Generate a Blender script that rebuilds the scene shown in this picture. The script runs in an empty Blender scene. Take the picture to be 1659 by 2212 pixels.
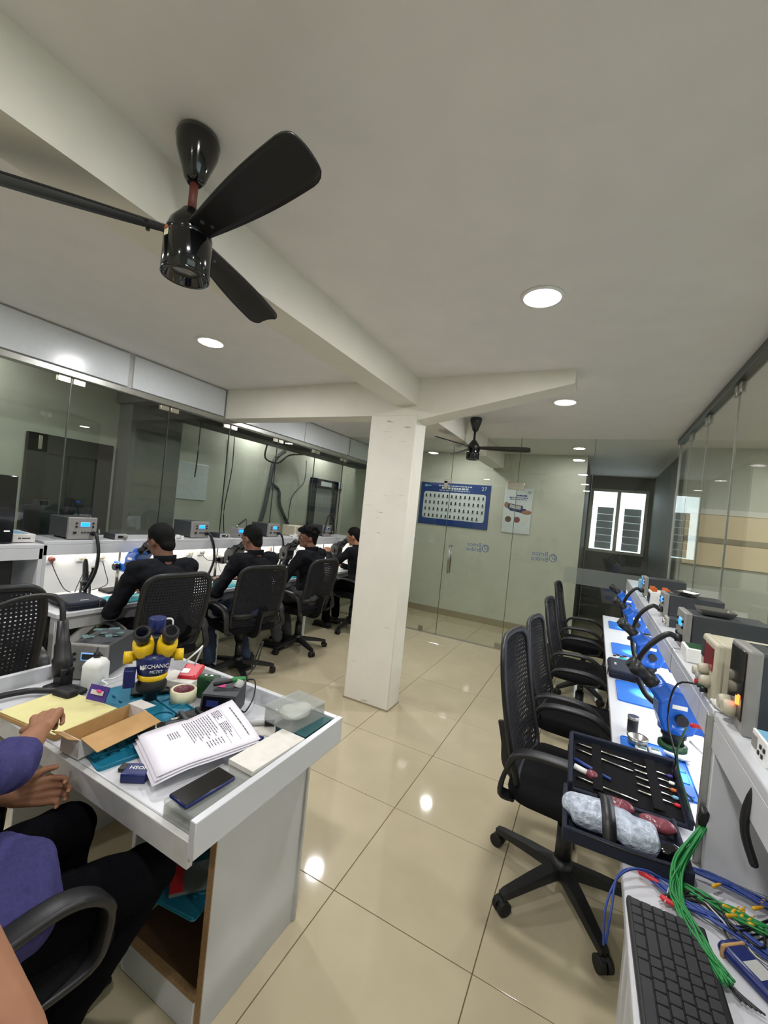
import bpy, bmesh, math, random
from mathutils import Vector as V, Matrix as MX
random.seed(11)
S = bpy.context.scene
COL = S.collection
PI = math.pi
# ---------------------------------------------------------------- camera
cd = bpy.data.cameras.new('camera'); cam = bpy.data.objects.new('camera', cd); COL.objects.link(cam)
cd.sensor_fit = 'VERTICAL'; cd.sensor_height = 36.0; cd.lens = 36*899.25/2212; cd.clip_start = 0.02
yaw, pit, rol = 0.473866, -0.000789, 0.100521
fw = V((-math.sin(yaw)*math.cos(pit), math.cos(yaw)*math.cos(pit), math.sin(pit)))
rt = V((math.cos(yaw), math.sin(yaw), 0)); up = rt.cross(fw)
r2 = math.cos(rol)*rt + math.sin(rol)*up; u2 = -math.sin(rol)*rt + math.cos(rol)*up
m = MX((r2, u2, -fw)).transposed().to_4x4(); m.translation = V((0, 0, 1.6)); cam.matrix_world = m
S.camera = cam
# ---------------------------------------------------------------- world, exposure
w = bpy.data.worlds.new('World'); S.world = w; w.use_nodes = True
w.node_tree.nodes['Background'].inputs[0].default_value = (0.86, 0.93, 1.0, 1)
w.node_tree.nodes['Background'].inputs[1].default_value = 2.4
S.view_settings.view_transform = 'Standard'; S.view_settings.look = 'None'
S.view_settings.exposure = 0.70; S.view_settings.gamma = 1.0; S.view_settings.use_curve_mapping = False
# ---------------------------------------------------------------- materials
def lin(c): return tuple(((x/255)/12.92 if x/255 <= .04045 else ((x/255+.055)/1.055)**2.4) for x in c)
def mat(name, rgb, rough=.5, metal=0, var=.06, scale=30, bump=0, emit=0, spec=.5, trans=0, alpha=1, coat=0):
    m = bpy.data.materials.new(name); m.use_nodes = True
    nt = m.node_tree; b = nt.nodes['Principled BSDF']; c = lin(rgb)
    b.inputs['Roughness'].default_value = rough; b.inputs['Metallic'].default_value = metal
    b.inputs['Specular IOR Level'].default_value = spec; b.inputs['Coat Weight'].default_value = coat
    if trans: b.inputs['Transmission Weight'].default_value = trans
    if alpha < 1: b.inputs['Alpha'].default_value = alpha
    tc = nt.nodes.new('ShaderNodeTexCoord'); nz = nt.nodes.new('ShaderNodeTexNoise')
    nz.inputs['Scale'].default_value = scale; nz.inputs['Detail'].default_value = 4
    nt.links.new(tc.outputs['Object'], nz.inputs['Vector'])
    rp = nt.nodes.new('ShaderNodeValToRGB')
    rp.color_ramp.elements[0].position = .3; rp.color_ramp.elements[1].position = .7
    rp.color_ramp.elements[0].color = tuple(x*(1-var) for x in c)+(1,)
    rp.color_ramp.elements[1].color = tuple(min(1, x*(1+var)) for x in c)+(1,)
    nt.links.new(nz.outputs['Fac'], rp.inputs['Fac']); nt.links.new(rp.outputs['Color'], b.inputs['Base Color'])
    if bump:
        bp = nt.nodes.new('ShaderNodeBump'); bp.inputs['Strength'].default_value = bump; bp.inputs['Distance'].default_value = .01
        nt.links.new(nz.outputs['Fac'], bp.inputs['Height']); nt.links.new(bp.outputs['Normal'], b.inputs['Normal'])
    if emit:
        b.inputs['Emission Color'].default_value = c+(1,); b.inputs['Emission Strength'].default_value = emit
    return m
def glassmat(name, tint, ior=1.62, rough=0.0, film=0):
    m = bpy.data.materials.new(name); m.use_nodes = True; nt = m.node_tree
    for n in list(nt.nodes): nt.nodes.remove(n)
    o = nt.nodes.new('ShaderNodeOutputMaterial'); t = nt.nodes.new('ShaderNodeBsdfTransparent'); g = nt.nodes.new('ShaderNodeBsdfGlossy')
    f = nt.nodes.new('ShaderNodeFresnel'); mx = nt.nodes.new('ShaderNodeMixShader')
    t.inputs[0].default_value = tint+(1,); g.inputs['Roughness'].default_value = rough; f.inputs['IOR'].default_value = ior
    ge = nt.nodes.new('ShaderNodeNewGeometry'); su = nt.nodes.new('ShaderNodeMath'); su.operation = 'SUBTRACT'; su.inputs[0].default_value = 1; pm = nt.nodes.new('ShaderNodeMath'); pm.operation = 'MULTIPLY'
    nt.links.new(ge.outputs['Backfacing'], su.inputs[1]); nt.links.new(su.outputs[0], pm.inputs[0]); nt.links.new(f.outputs[0], pm.inputs[1])   # a sheet reflects on its entry face only
    nt.links.new(pm.outputs[0], mx.inputs[0]); nt.links.new(t.outputs[0], mx.inputs[1]); nt.links.new(g.outputs[0], mx.inputs[2])
    last = mx
    if film:
        d = nt.nodes.new('ShaderNodeBsdfDiffuse'); d.inputs[0].default_value = (.55, .58, .56, 1)
        m2 = nt.nodes.new('ShaderNodeMixShader'); m2.inputs[0].default_value = film
        nt.links.new(mx.outputs[0], m2.inputs[1]); nt.links.new(d.outputs[0], m2.inputs[2]); last = m2
    nt.links.new(last.outputs[0], o.inputs[0]); return m
def plaster(name, rgb, rough=.6, sc=6, scuff=0):
    m = mat(name, rgb, rough, var=.025, scale=sc, bump=.04)
    if scuff:   # dirty scratches with a shape of their own
        nt = m.node_tree; b = nt.nodes['Principled BSDF']; src = b.inputs['Base Color'].links[0].from_socket
        tc = nt.nodes.new('ShaderNodeTexCoord'); mp = nt.nodes.new('ShaderNodeMapping'); mp.inputs['Scale'].default_value = (3, 3, 26)
        nz = nt.nodes.new('ShaderNodeTexNoise'); nz.inputs['Scale'].default_value = 2.2; nz.inputs['Detail'].default_value = 8
        nz2 = nt.nodes.new('ShaderNodeTexNoise'); nz2.inputs['Scale'].default_value = 1.7
        r = nt.nodes.new('ShaderNodeValToRGB'); r.color_ramp.elements[0].position = .66; r.color_ramp.elements[1].position = .74
        r2_ = nt.nodes.new('ShaderNodeValToRGB'); r2_.color_ramp.elements[0].position = .45; r2_.color_ramp.elements[1].position = .62
        mu = nt.nodes.new('ShaderNodeMath'); mu.operation = 'MULTIPLY'; mu2 = nt.nodes.new('ShaderNodeMath'); mu2.operation = 'MULTIPLY'; mu2.inputs[1].default_value = scuff
        mx = nt.nodes.new('ShaderNodeMixRGB'); mx.inputs[2].default_value = (.24, .21, .16, 1)
        nt.links.new(tc.outputs['Object'], mp.inputs[0]); nt.links.new(mp.outputs[0], nz.inputs['Vector']); nt.links.new(tc.outputs['Object'], nz2.inputs['Vector'])
        nt.links.new(nz.outputs['Fac'], r.inputs[0]); nt.links.new(nz2.outputs['Fac'], r2_.inputs[0])
        nt.links.new(r.outputs[0], mu.inputs[0]); nt.links.new(r2_.outputs[0], mu.inputs[1]); nt.links.new(mu.outputs[0], mu2.inputs[0])
        nt.links.new(mu2.outputs[0], mx.inputs[0]); nt.links.new(src, mx.inputs[1]); nt.links.new(mx.outputs[0], b.inputs['Base Color'])
    return m
K = dict(
 ceil=plaster('ceiling_paint', (226, 223, 219)), beam=plaster('beam_paint', (224, 220, 207)), column=plaster('column_paint', (228, 224, 212), scuff=1.0),
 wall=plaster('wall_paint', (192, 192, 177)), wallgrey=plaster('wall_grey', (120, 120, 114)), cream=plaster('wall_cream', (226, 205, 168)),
 grout=mat('grout', (112, 94, 66), .8), tile=mat('floor_tile', (186, 174, 146), .06, var=.035, scale=5, spec=.55),
 plain=mat('floor_plain', (170, 158, 130), .16, var=.03, scale=4), skirt=mat('skirting', (150, 138, 112), .3),
 lam=mat('white_laminate', (198, 199, 202), .28, var=.02, scale=8), lamedge=mat('laminate_edge', (190, 189, 186), .4),
 chip=mat('chipboard', (150, 118, 82), .8, var=.2, scale=120), brown=mat('brown_board', (92, 66, 46), .5, var=.1, scale=40),
 alu=mat('aluminium', (178, 178, 172), .35, .8), header=mat('gloss_panel', (212, 216, 220), .22, var=.02), chrome=mat('chrome', (205, 200, 190), .22, 1.0),
 steel=mat('steel', (170, 168, 162), .3, 1.0), dkrail=mat('dark_rail', (84, 86, 84), .4, .5),
 black=mat('black_plastic', (24, 24, 26), .42, var=.1), bladeblack=mat('blade_black', (16, 16, 17), .38, var=.05), blackgloss=mat('black_gloss', (9, 9, 11), .12, coat=.4), blackmesh=mat('black_mesh', (32, 32, 37), .75, spec=.25),
 cushion=mat('black_fabric', (20, 20, 22), .95, var=.15, scale=200, bump=.2, spec=.15), rubber=mat('rubber', (14, 14, 15), .6), cable=mat('black_cable', (16, 16, 17), .45),
 dkgrey=mat('dark_grey_metal', (52, 55, 58), .5, var=.08), grey=mat('grey_panel', (136, 134, 130), .45), ltgrey=mat('light_grey', (172, 172, 168), .45),
 beige=mat('beige_casing', (186, 180, 158), .45), white=mat('white_plastic', (232, 232, 228), .4), offwhite=mat('offwhite_card', (212, 208, 200), .7),
 lcd=mat('blue_lcd', (20, 110, 255), .3, emit=2.2), lcdrim=mat('lcd_rim', (120, 170, 230), .3, emit=.5), led=mat('led_strip', (255, 250, 232), .4, emit=9),
 lamp=mat('lamp_diffuser', (255, 250, 242), .4, emit=14), amber=mat('amber_led', (255, 110, 40), .3, emit=2.5), redled=mat('red_display', (120, 30, 30), .25),
 blue=mat('microscope_blue', (22, 92, 190), .3, coat=.3), navy=mat('navy_blue', (24, 36, 92), .32), yellow=mat('yellow_plastic', (226, 186, 18), .35),
 matblue=mat('blue_mat', (26, 104, 196), .5), teal=mat('teal_mat', (20, 112, 140), .5), cyanmat=mat('cyan_mat', (24, 148, 160), .5),
 paper=mat('paper', (226, 222, 230), .75, var=.01), ink=mat('ink', (96, 94, 102), .8), yellowpaper=mat('yellow_paper', (214, 206, 146), .8, var=.05, scale=14, bump=.15),
 card=mat('cardboard', (176, 138, 88), .75, var=.06), cardwhite=mat('white_card', (206, 202, 196), .6), green=mat('dark_green', (28, 74, 40), .45),
 gcable=mat('green_cable', (26, 122, 56), .45), bcable=mat('blue_cable', (36, 62, 132), .45), ycable=mat('yellow_clip', (206, 156, 28), .45), red=mat('red_plastic', (196, 30, 44), .4),
 pink=mat('pink_sticker', (240, 70, 150), .6), purple=mat('purple_card', (72, 48, 132), .5), wood=mat('brown_rod', (98, 50, 38), .5),
 skin=mat('skin', (150, 104, 76), .6, var=.08, scale=25, bump=.05), skin2=mat('skin_dark', (112, 74, 54), .6, var=.08, scale=25, bump=.05), hair=mat('black_hair', (8, 7, 7), .8, var=.3, scale=160, bump=.6, spec=.2),
 shirtblack=mat('black_shirt', (26, 27, 31), .95, var=.15, scale=90, bump=.15, spec=.1), shirtviolet=mat('violet_shirt', (60, 57, 102), .95, var=.14, scale=110, bump=.2, spec=.15),
 trouser=mat('black_trousers', (11, 11, 14), 1, var=.2, scale=150, bump=.1, spec=.05), jeans=mat('blue_jeans', (40, 52, 72), .95, var=.2, scale=120, bump=.2), trgrey=mat('grey_trousers', (72, 72, 76), .9, var=.15, scale=100),
 shoe=mat('black_shoe', (14, 14, 15), .5), navycase=mat('navy_fabric', (16, 24, 42), .85, var=.12, scale=200, bump=.15), bubble=mat('bubble_wrap', (176, 186, 200), .22, var=.35, scale=55, bump=1.0), key=mat('keycap', (48, 48, 50), .6, spec=.3),
 doorgrey=mat('dark_door', (44, 42, 42), .4), posterblue=mat('poster_blue', (22, 58, 122), .4), posterwhite=mat('poster_white', (206, 212, 212), .45), film=mat('logo_film', (70, 92, 138), .6),
 duct=mat('dark_duct', (48, 48, 46), .7), sticker=mat('cream_sticker', (226, 222, 186), .6), orange=mat('orange_plastic', (190, 96, 40), .5), doorpanel=mat('door_panel', (88, 92, 92), .3), shutter=mat('grey_shutter', (176, 178, 180), .5),
 gum=mat('light_blue_plastic', (120, 176, 208), .4), copper=mat('copper_board', (90, 120, 120), .4, .3, var=.4, scale=90), mauve=mat('mauve_pouch', (120, 60, 70), .25, var=.3, scale=60, bump=.4),
 glass=glassmat('partition_glass', (.90, .925, .90)), glassdark=glassmat('tinted_glass', (.82, .85, .825), 1.62), pane=glassmat('window_pane', (.80, .83, .83)),
 frost=glassmat('frosted_film', (.8, .83, .8), 1.45, .25, .16), clear=glassmat('clear_plastic', (.90, .90, .88), 1.35, .08, .22), lens=glassmat('lens_glass', (.35, .38, .5), 1.6),
)
# ---------------------------------------------------------------- mesh helpers
class MB:
    def __init__(s): s.v = []; s.f = []; s.sm = []
    def add(s, vs, fs, sm=False, T=None):
        o = len(s.v)
        s.v += [tuple(T @ V(p)) if T else tuple(p) for p in vs]
        s.f += [tuple(i+o for i in f) for f in fs]; s.sm += [sm]*len(fs); return s
    def box(s, c, d, R=None):
        x, y, z = d[0]/2, d[1]/2, d[2]/2
        T = MX.Translation(V(c)) @ (R.to_4x4() if R else MX.Identity(4))
        vs = [(-x,-y,-z),(x,-y,-z),(x,y,-z),(-x,y,-z),(-x,-y,z),(x,-y,z),(x,y,z),(-x,y,z)]
        return s.add(vs, [(0,3,2,1),(4,5,6,7),(0,1,5,4),(1,2,6,5),(2,3,7,6),(3,0,4,7)], False, T)
    def b2(s, x0, x1, y0, y1, z0, z1): return s.box(((x0+x1)/2, (y0+y1)/2, (z0+z1)/2), (x1-x0, y1-y0, z1-z0))
    def rbox(s, c, d, r, R=None, seg=2):
        bm = bmesh.new(); bmesh.ops.create_cube(bm, size=1)
        for v in bm.verts: v.co = V((v.co.x*d[0], v.co.y*d[1], v.co.z*d[2]))
        bmesh.ops.bevel(bm, geom=list(bm.edges), offset=min(r, min(d)*.49), segments=seg, affect='EDGES', profile=.5)
        bm.verts.index_update()
        T = MX.Translation(V(c)) @ (R.to_4x4() if R else MX.Identity(4))
        bm.normal_update(); fl_ = [max(abs(c) for c in f.normal) < .999 for f in bm.faces]; k0 = len(s.sm)
        s.add([v.co.copy() for v in bm.verts], [[v.index for v in f.verts] for f in bm.faces], True, T); s.sm[k0:] = fl_; bm.free(); return s
    def cyl(s, p0, p1, r0, r1=None, n=16, cap=True):
        return s.lathe([(r0, 0), (r0 if r1 is None else r1, 1)], n, p0, p1, cap)
    def lathe(s, prof, n=20, p0=(0,0,0), p1=(0,0,1), cap=True, smooth=True):
        p0, p1 = V(p0), V(p1); ax = p1-p0; L = ax.length
        R = V((0,0,1)).rotation_difference(ax.normalized()).to_matrix() if L > 0 else MX.Identity(3)
        vs = []; fs = []
        for r, t in prof:
            for i in range(n):
                a = 2*PI*i/n; vs.append(p0 + R @ V((r*math.cos(a), r*math.sin(a), t*L)))
        for k in range(len(prof)-1):
            for i in range(n): j = (i+1) % n; fs.append((k*n+i, k*n+j, (k+1)*n+j, (k+1)*n+i))
        s.add(vs, fs, smooth)
        if cap:
            o = len(s.v)-len(vs); s.f += [tuple(o+i for i in reversed(range(n))), tuple(o+(len(prof)-1)*n+i for i in range(n))]; s.sm += [False, False]
        return s
    def ell(s, c, r, R=None, n=16, m=10):
        T = MX.Translation(V(c)) @ (R.to_4x4() if R else MX.Identity(4)); vs = [(0,0,-r[2])]; fs = []
        for k in range(1, m):
            ph = -PI/2+PI*k/m
            for i in range(n): a = 2*PI*i/n; vs.append((r[0]*math.cos(ph)*math.cos(a), r[1]*math.cos(ph)*math.sin(a), r[2]*math.sin(ph)))
        vs.append((0,0,r[2])); L = len(vs)-1
        for i in range(n):
            j = (i+1) % n; fs.append((0, 1+j, 1+i)); fs.append((L, L-n+i, L-n+j))
            for k in range(m-2): fs.append((1+k*n+i, 1+k*n+j, 1+(k+1)*n+j, 1+(k+1)*n+i))
        return s.add(vs, fs, True, T)
    def cap(s, p0, p1, r0, r1, n=12):      # tapered capsule
        p0, p1 = V(p0), V(p1); L = max((p1-p0).length, 1e-5)
        pr = [(max(1e-4, r0*math.cos(a)), r0*math.sin(a)/L) for a in [-PI/2+PI/2*k/4 for k in range(5)]]
        pr += [(max(1e-4, r1*math.cos(a)), 1+r1*math.sin(a)/L) for a in [PI/2*k/4 for k in range(5)]]
        return s.lathe(pr, n, p0, p1)
    def sweep(s, path, prof, up=(0,0,1), closed=False, smooth=True, scale=None):
        P = [V(p) for p in path]; n = len(prof); N = len(P); vs = []; fs = []
        for i, p in enumerate(P):
            a = P[(i-1) % N] if (closed or i > 0) else p; b = P[(i+1) % N] if (closed or i < N-1) else p
            t = (b-a).normalized(); x = t.cross(V(up))
            if x.length < 1e-3: x = t.cross(V((.31, .9, .2)))
            x.normalize(); y = x.cross(t); k = scale[i] if scale else 1
            for q in prof: vs.append(p + (x*q[0]+y*q[1])*k)
        for i in range(N if closed else N-1):
            i2 = (i+1) % N
            for j in range(n): k = (j+1) % n; fs.append((i*n+j, i*n+k, i2*n+k, i2*n+j))
        s.add(vs, fs, smooth)
        if not closed:
            o = len(s.v)-len(vs); s.f += [tuple(o+i for i in reversed(range(n))), tuple(o+(N-1)*n+i for i in range(n))]; s.sm += [False, False]
        return s
    def tube(s, path, r, n=8, k=6, closed=False): return s.sweep(spline(path, k, closed) if k else path, ring(r, n), closed=closed)
    def prism(s, poly, h, T=None, smooth=False):      # poly in xy, extruded 0..h in z
        n = len(poly); vs = [(x, y, 0) for x, y in poly]+[(x, y, h) for x, y in poly]
        fs = [tuple(reversed(range(n))), tuple(range(n, 2*n))]
        s.add(vs, fs, False, T); o = len(s.v)-2*n
        s.f += [(o+i, o+(i+1) % n, o+n+(i+1) % n, o+n+i) for i in range(n)]; s.sm += [smooth]*n; return s
def ring(r, n=8, ry=None): return [(r*math.cos(2*PI*i/n), (ry or r)*math.sin(2*PI*i/n)) for i in range(n)]
def rect(w, h): return [(-w/2,-h/2),(w/2,-h/2),(w/2,h/2),(-w/2,h/2)]
def rrect(w, h, r, n=4):
    out = []
    for cx, cy, a0 in ((w/2-r, h/2-r, 0), (-w/2+r, h/2-r, 90), (-w/2+r, -h/2+r, 180), (w/2-r, -h/2+r, 270)):
        out += [(cx+r*math.cos(math.radians(a0+90*i/n)), cy+r*math.sin(math.radians(a0+90*i/n))) for i in range(n+1)]
    return out
def spline(P, k=6, closed=False):
    P = [V(p) for p in P]; N = len(P); out = []
    for i in range(N if closed else N-1):
        g = lambda j: P[j % N] if closed else P[max(0, min(N-1, j))]
        a, b, c, d = g(i-1), g(i), g(i+1), g(i+2)
        for q in range(k):
            t = q/k; out.append(.5*((2*b)+(c-a)*t+(2*a-5*b+4*c-d)*t*t+(3*b-a-3*c+d)*t**3))
    if not closed: out.append(P[-1])
    return out
def RZ(a): return MX.Rotation(a, 3, 'Z')
def RX(a): return MX.Rotation(a, 3, 'X')
def RY(a): return MX.Rotation(a, 3, 'Y')
def part(name, mb, mt, parent=None, loc=None, R=None):
    me = bpy.data.meshes.new(name); me.from_pydata(mb.v, [], mb.f); me.polygons.foreach_set('use_smooth', mb.sm)
    me.materials.append(K[mt] if isinstance(mt, str) else mt); me.validate(); me.update()
    o = bpy.data.objects.new(name, me); COL.objects.link(o); o.parent = parent
    if loc: o.location = loc
    if R: o.rotation_euler = R.to_euler()
    if any(mb.sm) and not all(mb.sm): pass
    return o
def tag(o, label, cat, group=None):
    o['label'] = label; o['category'] = cat
    if group: o['group'] = group
    return o
def thing(name, label, cat, loc=(0,0,0), rz=0, group=None):
    o = bpy.data.objects.new(name, None); COL.objects.link(o); o.empty_display_size = .05
    o.location = loc; o.rotation_euler = (0, 0, rz); return tag(o, label, cat, group)
def struct(name, mb, mt, parent=None, label=None):
    o = part(name, mb, mt, parent)
    if not parent: o['kind'] = 'structure'
    if label: o['label'] = label
    return o
def dup(o, parent=None):
    c = o.copy(); COL.objects.link(c); c.parent = parent
    for ch in [x for x in bpy.data.objects if x.parent == o]: dup(ch, c)
    return c
def kids(o): return [x for x in bpy.data.objects if x.parent == o]
CLOUDS = bpy.data.textures.new('cloth_folds', 'CLOUDS'); CLOUDS.noise_scale = .075; CLOUDS.noise_depth = 1
def solid(mb, mt, name, parent, vox, smooth=3, fac=.5, fold=0):   # fuse overlapping shapes into one continuous skin
    o = part('temporary', mb, mt)
    r = o.modifiers.new('r', 'REMESH'); r.mode = 'VOXEL'; r.voxel_size = vox; r.use_smooth_shade = True
    if smooth: s_ = o.modifiers.new('s', 'SMOOTH'); s_.iterations = smooth; s_.factor = fac
    if fold: d_ = o.modifiers.new('f', 'DISPLACE'); d_.texture = CLOUDS; d_.strength = fold; d_.mid_level = .5
    dg = bpy.context.evaluated_depsgraph_get(); me = bpy.data.meshes.new_from_object(o.evaluated_get(dg))
    me.name = name; bpy.data.objects.remove(o); n = bpy.data.objects.new(name, me); COL.objects.link(n); n.parent = parent
    me.polygons.foreach_set('use_smooth', [True]*len(me.polygons))
    return n
def text(name, body, size, mt, parent, loc, R, mirror=False, ext=.0006, align='CENTER', bold=0):
    c = bpy.data.curves.new(name, 'FONT'); c.body = body; c.size = size; c.extrude = ext; c.align_x = align; c.align_y = 'CENTER'; c.offset = bold
    c.resolution_u = 2
    o = bpy.data.objects.new('temporary', c); COL.objects.link(o)
    dg = bpy.context.evaluated_depsgraph_get(); me = bpy.data.meshes.new_from_object(o.evaluated_get(dg)); bpy.data.objects.remove(o)
    if mirror:
        for v in me.vertices: v.co.x *= -1
        me.flip_normals()
    me.materials.clear(); me.materials.append(K[mt]); n = bpy.data.objects.new(name, me); COL.objects.link(n); n.parent = parent
    n.location = loc; n.rotation_euler = R.to_euler(); return n
def area(name, loc, R, sx, sy, power, col=(.985, .98, 1), shape='RECTANGLE', parent=None, spread=PI):
    l = bpy.data.lights.new(name, 'AREA'); l.shape = shape; l.size = sx; l.size_y = sy; l.energy = power; l.color = col; l.spread = spread
    o = bpy.data.objects.new(name, l); COL.objects.link(o); o.location = loc; o.rotation_euler = R.to_euler(); o.parent = parent; return o
# ================================================================ THE ROOM
CZ = 2.70; GY = 5.45; GLX = -3.57; GRX = .73
fl = struct('floor', MB().b2(-3.75, .95, -2.4, 6.66, -.05, -.004), 'grout')
tm = None
for i in range(-5, 3):
    for j in range(-8, 8):
        x0 = -.84+.59*i; y0 = 2.12+.59*j
        if x0 < -3.85 or x0 > .9: continue
        if tm is None:
            t = part('floor_tile', MB().rbox((.295, .295, -.004), (.5865, .5865, .008), .0012, seg=1), 'tile', fl); tm = t.data
            for p in tm.polygons: p.use_smooth = False
        else:
            t = bpy.data.objects.new('floor_tile', tm); COL.objects.link(t); t.parent = fl
        t.location = (x0, y0, random.uniform(-.0004, .0004))
struct('floor_side', MB().b2(-5.3, -3.75, -2.4, 9.2, -.05, 0).b2(.95, 4.2, -2.4, 9.2, -.05, 0).b2(-3.75, .95, 6.66, 9.2, -.05, 0), 'plain')
struct('ceiling', MB().b2(-5.3, 4.2, -2.5, 9.2, CZ, CZ+.1), 'ceil')
struct('wall_back', MB().b2(-5.3, 4.2, -2.5, -2.4, 0, CZ), 'wall')
wl = struct('wall_left', MB().b2(-4.5, -4.4, -2.4, 9.1, 0, CZ), 'wall')
struct('wall_right', MB().b2(3.4, 3.5, -2.4, -2.2, 0, CZ).b2(3.4, 3.5, 1.0, 9.1, 0, CZ).b2(3.4, 3.5, -2.2, 1.0, 0, .95).b2(3.4, 3.5, -2.2, 1.0, 2.35, CZ), 'wall')
w5 = struct('added_window', MB().b2(3.42, 3.48, -2.2, 1.0, .95, 1.0).b2(3.42, 3.48, -2.2, 1.0, 2.30, 2.35).b2(3.42, 3.48, -2.2, -2.15, 1, 2.3).b2(3.42, 3.48, .95, 1.0, 1, 2.3), 'alu')  # unseen window, added to bring daylight onto the beam faces
for a, b in ((-2.15, -1.1), (-1.1, -.1), (-.1, .95)):
    part('pane', MB().b2(3.445, 3.451, a, b, 1.0, 2.3), 'pane', w5)
    if b < .5: part('mullion', MB().b2(3.43, 3.47, b-.02, b+.02, 1.0, 2.3), 'alu', w5)
wf = struct('wall_far', MB().b2(-4.4, -.2, 6.65, 6.75, 0, CZ), 'wall')
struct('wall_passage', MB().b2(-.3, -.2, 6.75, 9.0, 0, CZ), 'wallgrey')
struct('baseboard_far', MB().b2(-4.4, -.2, 6.635, 6.65, 0, .10), 'skirt')
# passage end wall with the daylight window
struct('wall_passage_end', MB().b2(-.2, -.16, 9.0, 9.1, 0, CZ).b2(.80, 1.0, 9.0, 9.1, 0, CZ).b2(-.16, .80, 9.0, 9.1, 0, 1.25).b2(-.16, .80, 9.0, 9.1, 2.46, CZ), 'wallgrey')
w1 = struct('window_1', MB().b2(-.16, .80, 9.02, 9.08, 1.25, 1.30).b2(-.16, .80, 9.02, 9.08, 2.41, 2.46).b2(-.16, -.11, 9.02, 9.08, 1.3, 2.41).b2(.75, .80, 9.02, 9.08, 1.3, 2.41).b2(.29, .35, 9.02, 9.08, 1.3, 2.41), 'alu')
for a, b in ((-.11, .29), (.35, .75)):
    part('pane', MB().b2(a, b, 9.045, 9.051, 1.3, 2.41), 'pane', w1)
    for k in range(6): part('louvre', MB().box(((a+b)/2+.03, 9.20, 1.38+.135*k), (b-a-.12, .02, .133), RX(-.25)), 'shutter', w1)
# right-hand room beyond the glass: cream lit wall panel, desk
struct('wall_room_end', MB().b2(.86, 3.4, 5.9, 6.0, 0, CZ), 'wall')
struct('wall_passage_side', MB().b2(.86, .96, 6.0, 9.0, 0, CZ), 'wallgrey')
struct('trim_1', MB().b2(.90, 3.4, 5.87, 5.9, 1.36, 1.94), 'cream')
struct('trim_2', MB().b2(.90, 3.4, 5.86, 5.9, 1.62, 1.68), 'skirt')
struct('trim_6', MB().b2(.90, 3.4, 5.86, 5.9, 1.94, 2.0), 'beam')
# beams and column
struct('beam_long', MB().b2(-1.575, -1.375, -2.4, 3.07, 2.48, CZ), 'beam')
struct('beam_cross', MB().b2(-3.54, -1.36, 3.07, 3.27, 2.40, CZ), 'beam')
cb = MB().add([(-1.36,3.07,2.36),(-.22,3.07,2.60),(-.22,3.07,2.70),(-1.36,3.07,2.70),(-1.36,3.27,2.36),(-.22,3.27,2.60),(-.22,3.27,2.70),(-1.36,3.27,2.70)],
   [(0,1,2,3),(5,4,7,6),(4,5,1,0),(1,5,6,2),(3,2,6,7),(4,0,3,7)])
struct('beam_cantilever', cb, 'beam')
struct('beam_long_far', MB().b2(-1.575, -1.375, 3.27, 6.6, 2.46, CZ), 'beam')
struct('column', MB().rbox((-1.57, 3.165, 1.2), (.42, .21, 2.4), .006, seg=1), 'column')
struct('baseboard_column', MB().b2(-1.783, -1.357, 3.057, 3.273, 0, .012), 'skirt')
# left header: gloss panels over an aluminium rail
hd = struct('trim_3', MB().b2(-3.60, -3.56, -2.4, 6.6, 2.41, CZ-.001), 'lamedge')
for a in (-2.4, -1.3, -.2, .93, 2.09, 3.27, 4.4, 5.5):
    part('panel', MB().rbox((-3.552, a+.565 if a != 2.09 else 2.575, 2.553), (.02, 1.12 if a != 2.09 else .96, .27), .003, seg=1), 'header', hd)
struct('trim_4', MB().rbox((-3.57, 2.1, 2.385), (.07, 9.0, .05), .006, seg=1), 'alu')
# left glass partition
gl = struct('window_2', MB().b2(-3.585, -3.555, -2.4, 6.6, 0, .03), 'alu')
ys = [-2.36, -1.6, -.8, .05, .86, 1.66, 2.46, 3.17, 3.92, 4.69, 5.41, 6.2]
for a, b in zip(ys, ys[1:]):
    part('pane', MB().b2(GLX-.005, GLX+.005, a+.003, b-.003, .03, 2.36), 'glassdark', gl)
    if a > -1: 
        part('patch_fitting', MB().rbox((GLX, a-.05, 2.335), (.03, .085, .045), .004).rbox((GLX, a+.05, 2.335), (.03, .085, .045), .004), 'chrome', gl)
    part('edge_seal', MB().b2(GLX-.006, GLX+.006, a-.003, a+.003, .03, 2.36), 'dkrail', gl)
# far glass partition with a door
gf = struct('window_3', MB().b2(-3.55, .70, GY-.015, GY+.015, 0, .012), 'alu')
for a, b, z0, z1 in ((-3.53, -2.7, .012, CZ), (-2.7, -1.82, .012, CZ), (-1.82, -.94, 2.09, CZ), (-.94, -.1, .012, CZ), (-.1, .71, .012, CZ)):
    part('pane', MB().b2(a+.002, b-.002, GY-.005, GY+.005, z0+.002, z1-.002), 'glass', gf)
for x in (-2.7, -1.82, -.94, -.1): part('edge_seal', MB().b2(x-.0025, x+.0025, GY-.006, GY+.006, .012, CZ), 'dkrail', gf)
part('frosted_band', MB().b2(-.30, .70, GY-.008, GY-.006, .98, 1.17), 'frost', gf)
part('patch_fitting', MB().rbox((-1.86, GY, 2.10), (.10, .03, .05), .003).rbox((-1.885, GY, 2.05), (.05, .03, .11), .003), 'chrome', gf)
part('patch_fitting', MB().rbox((-.955, GY, 2.09), (.20, .03, .09), .003), 'chrome', gf)
part('patch_fitting', MB().rbox((-.95, GY, .045), (.15, .03, .07), .003), 'steel', gf)
part('patch_fitting', MB().rbox((-2.05, GY, .045), (.06, .03, .07), .003), 'steel', gf)
dr = struct('door_1', MB().b2(-1.815, -.945, GY-.006, GY+.006, .014, 2.085), 'glass')
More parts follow.
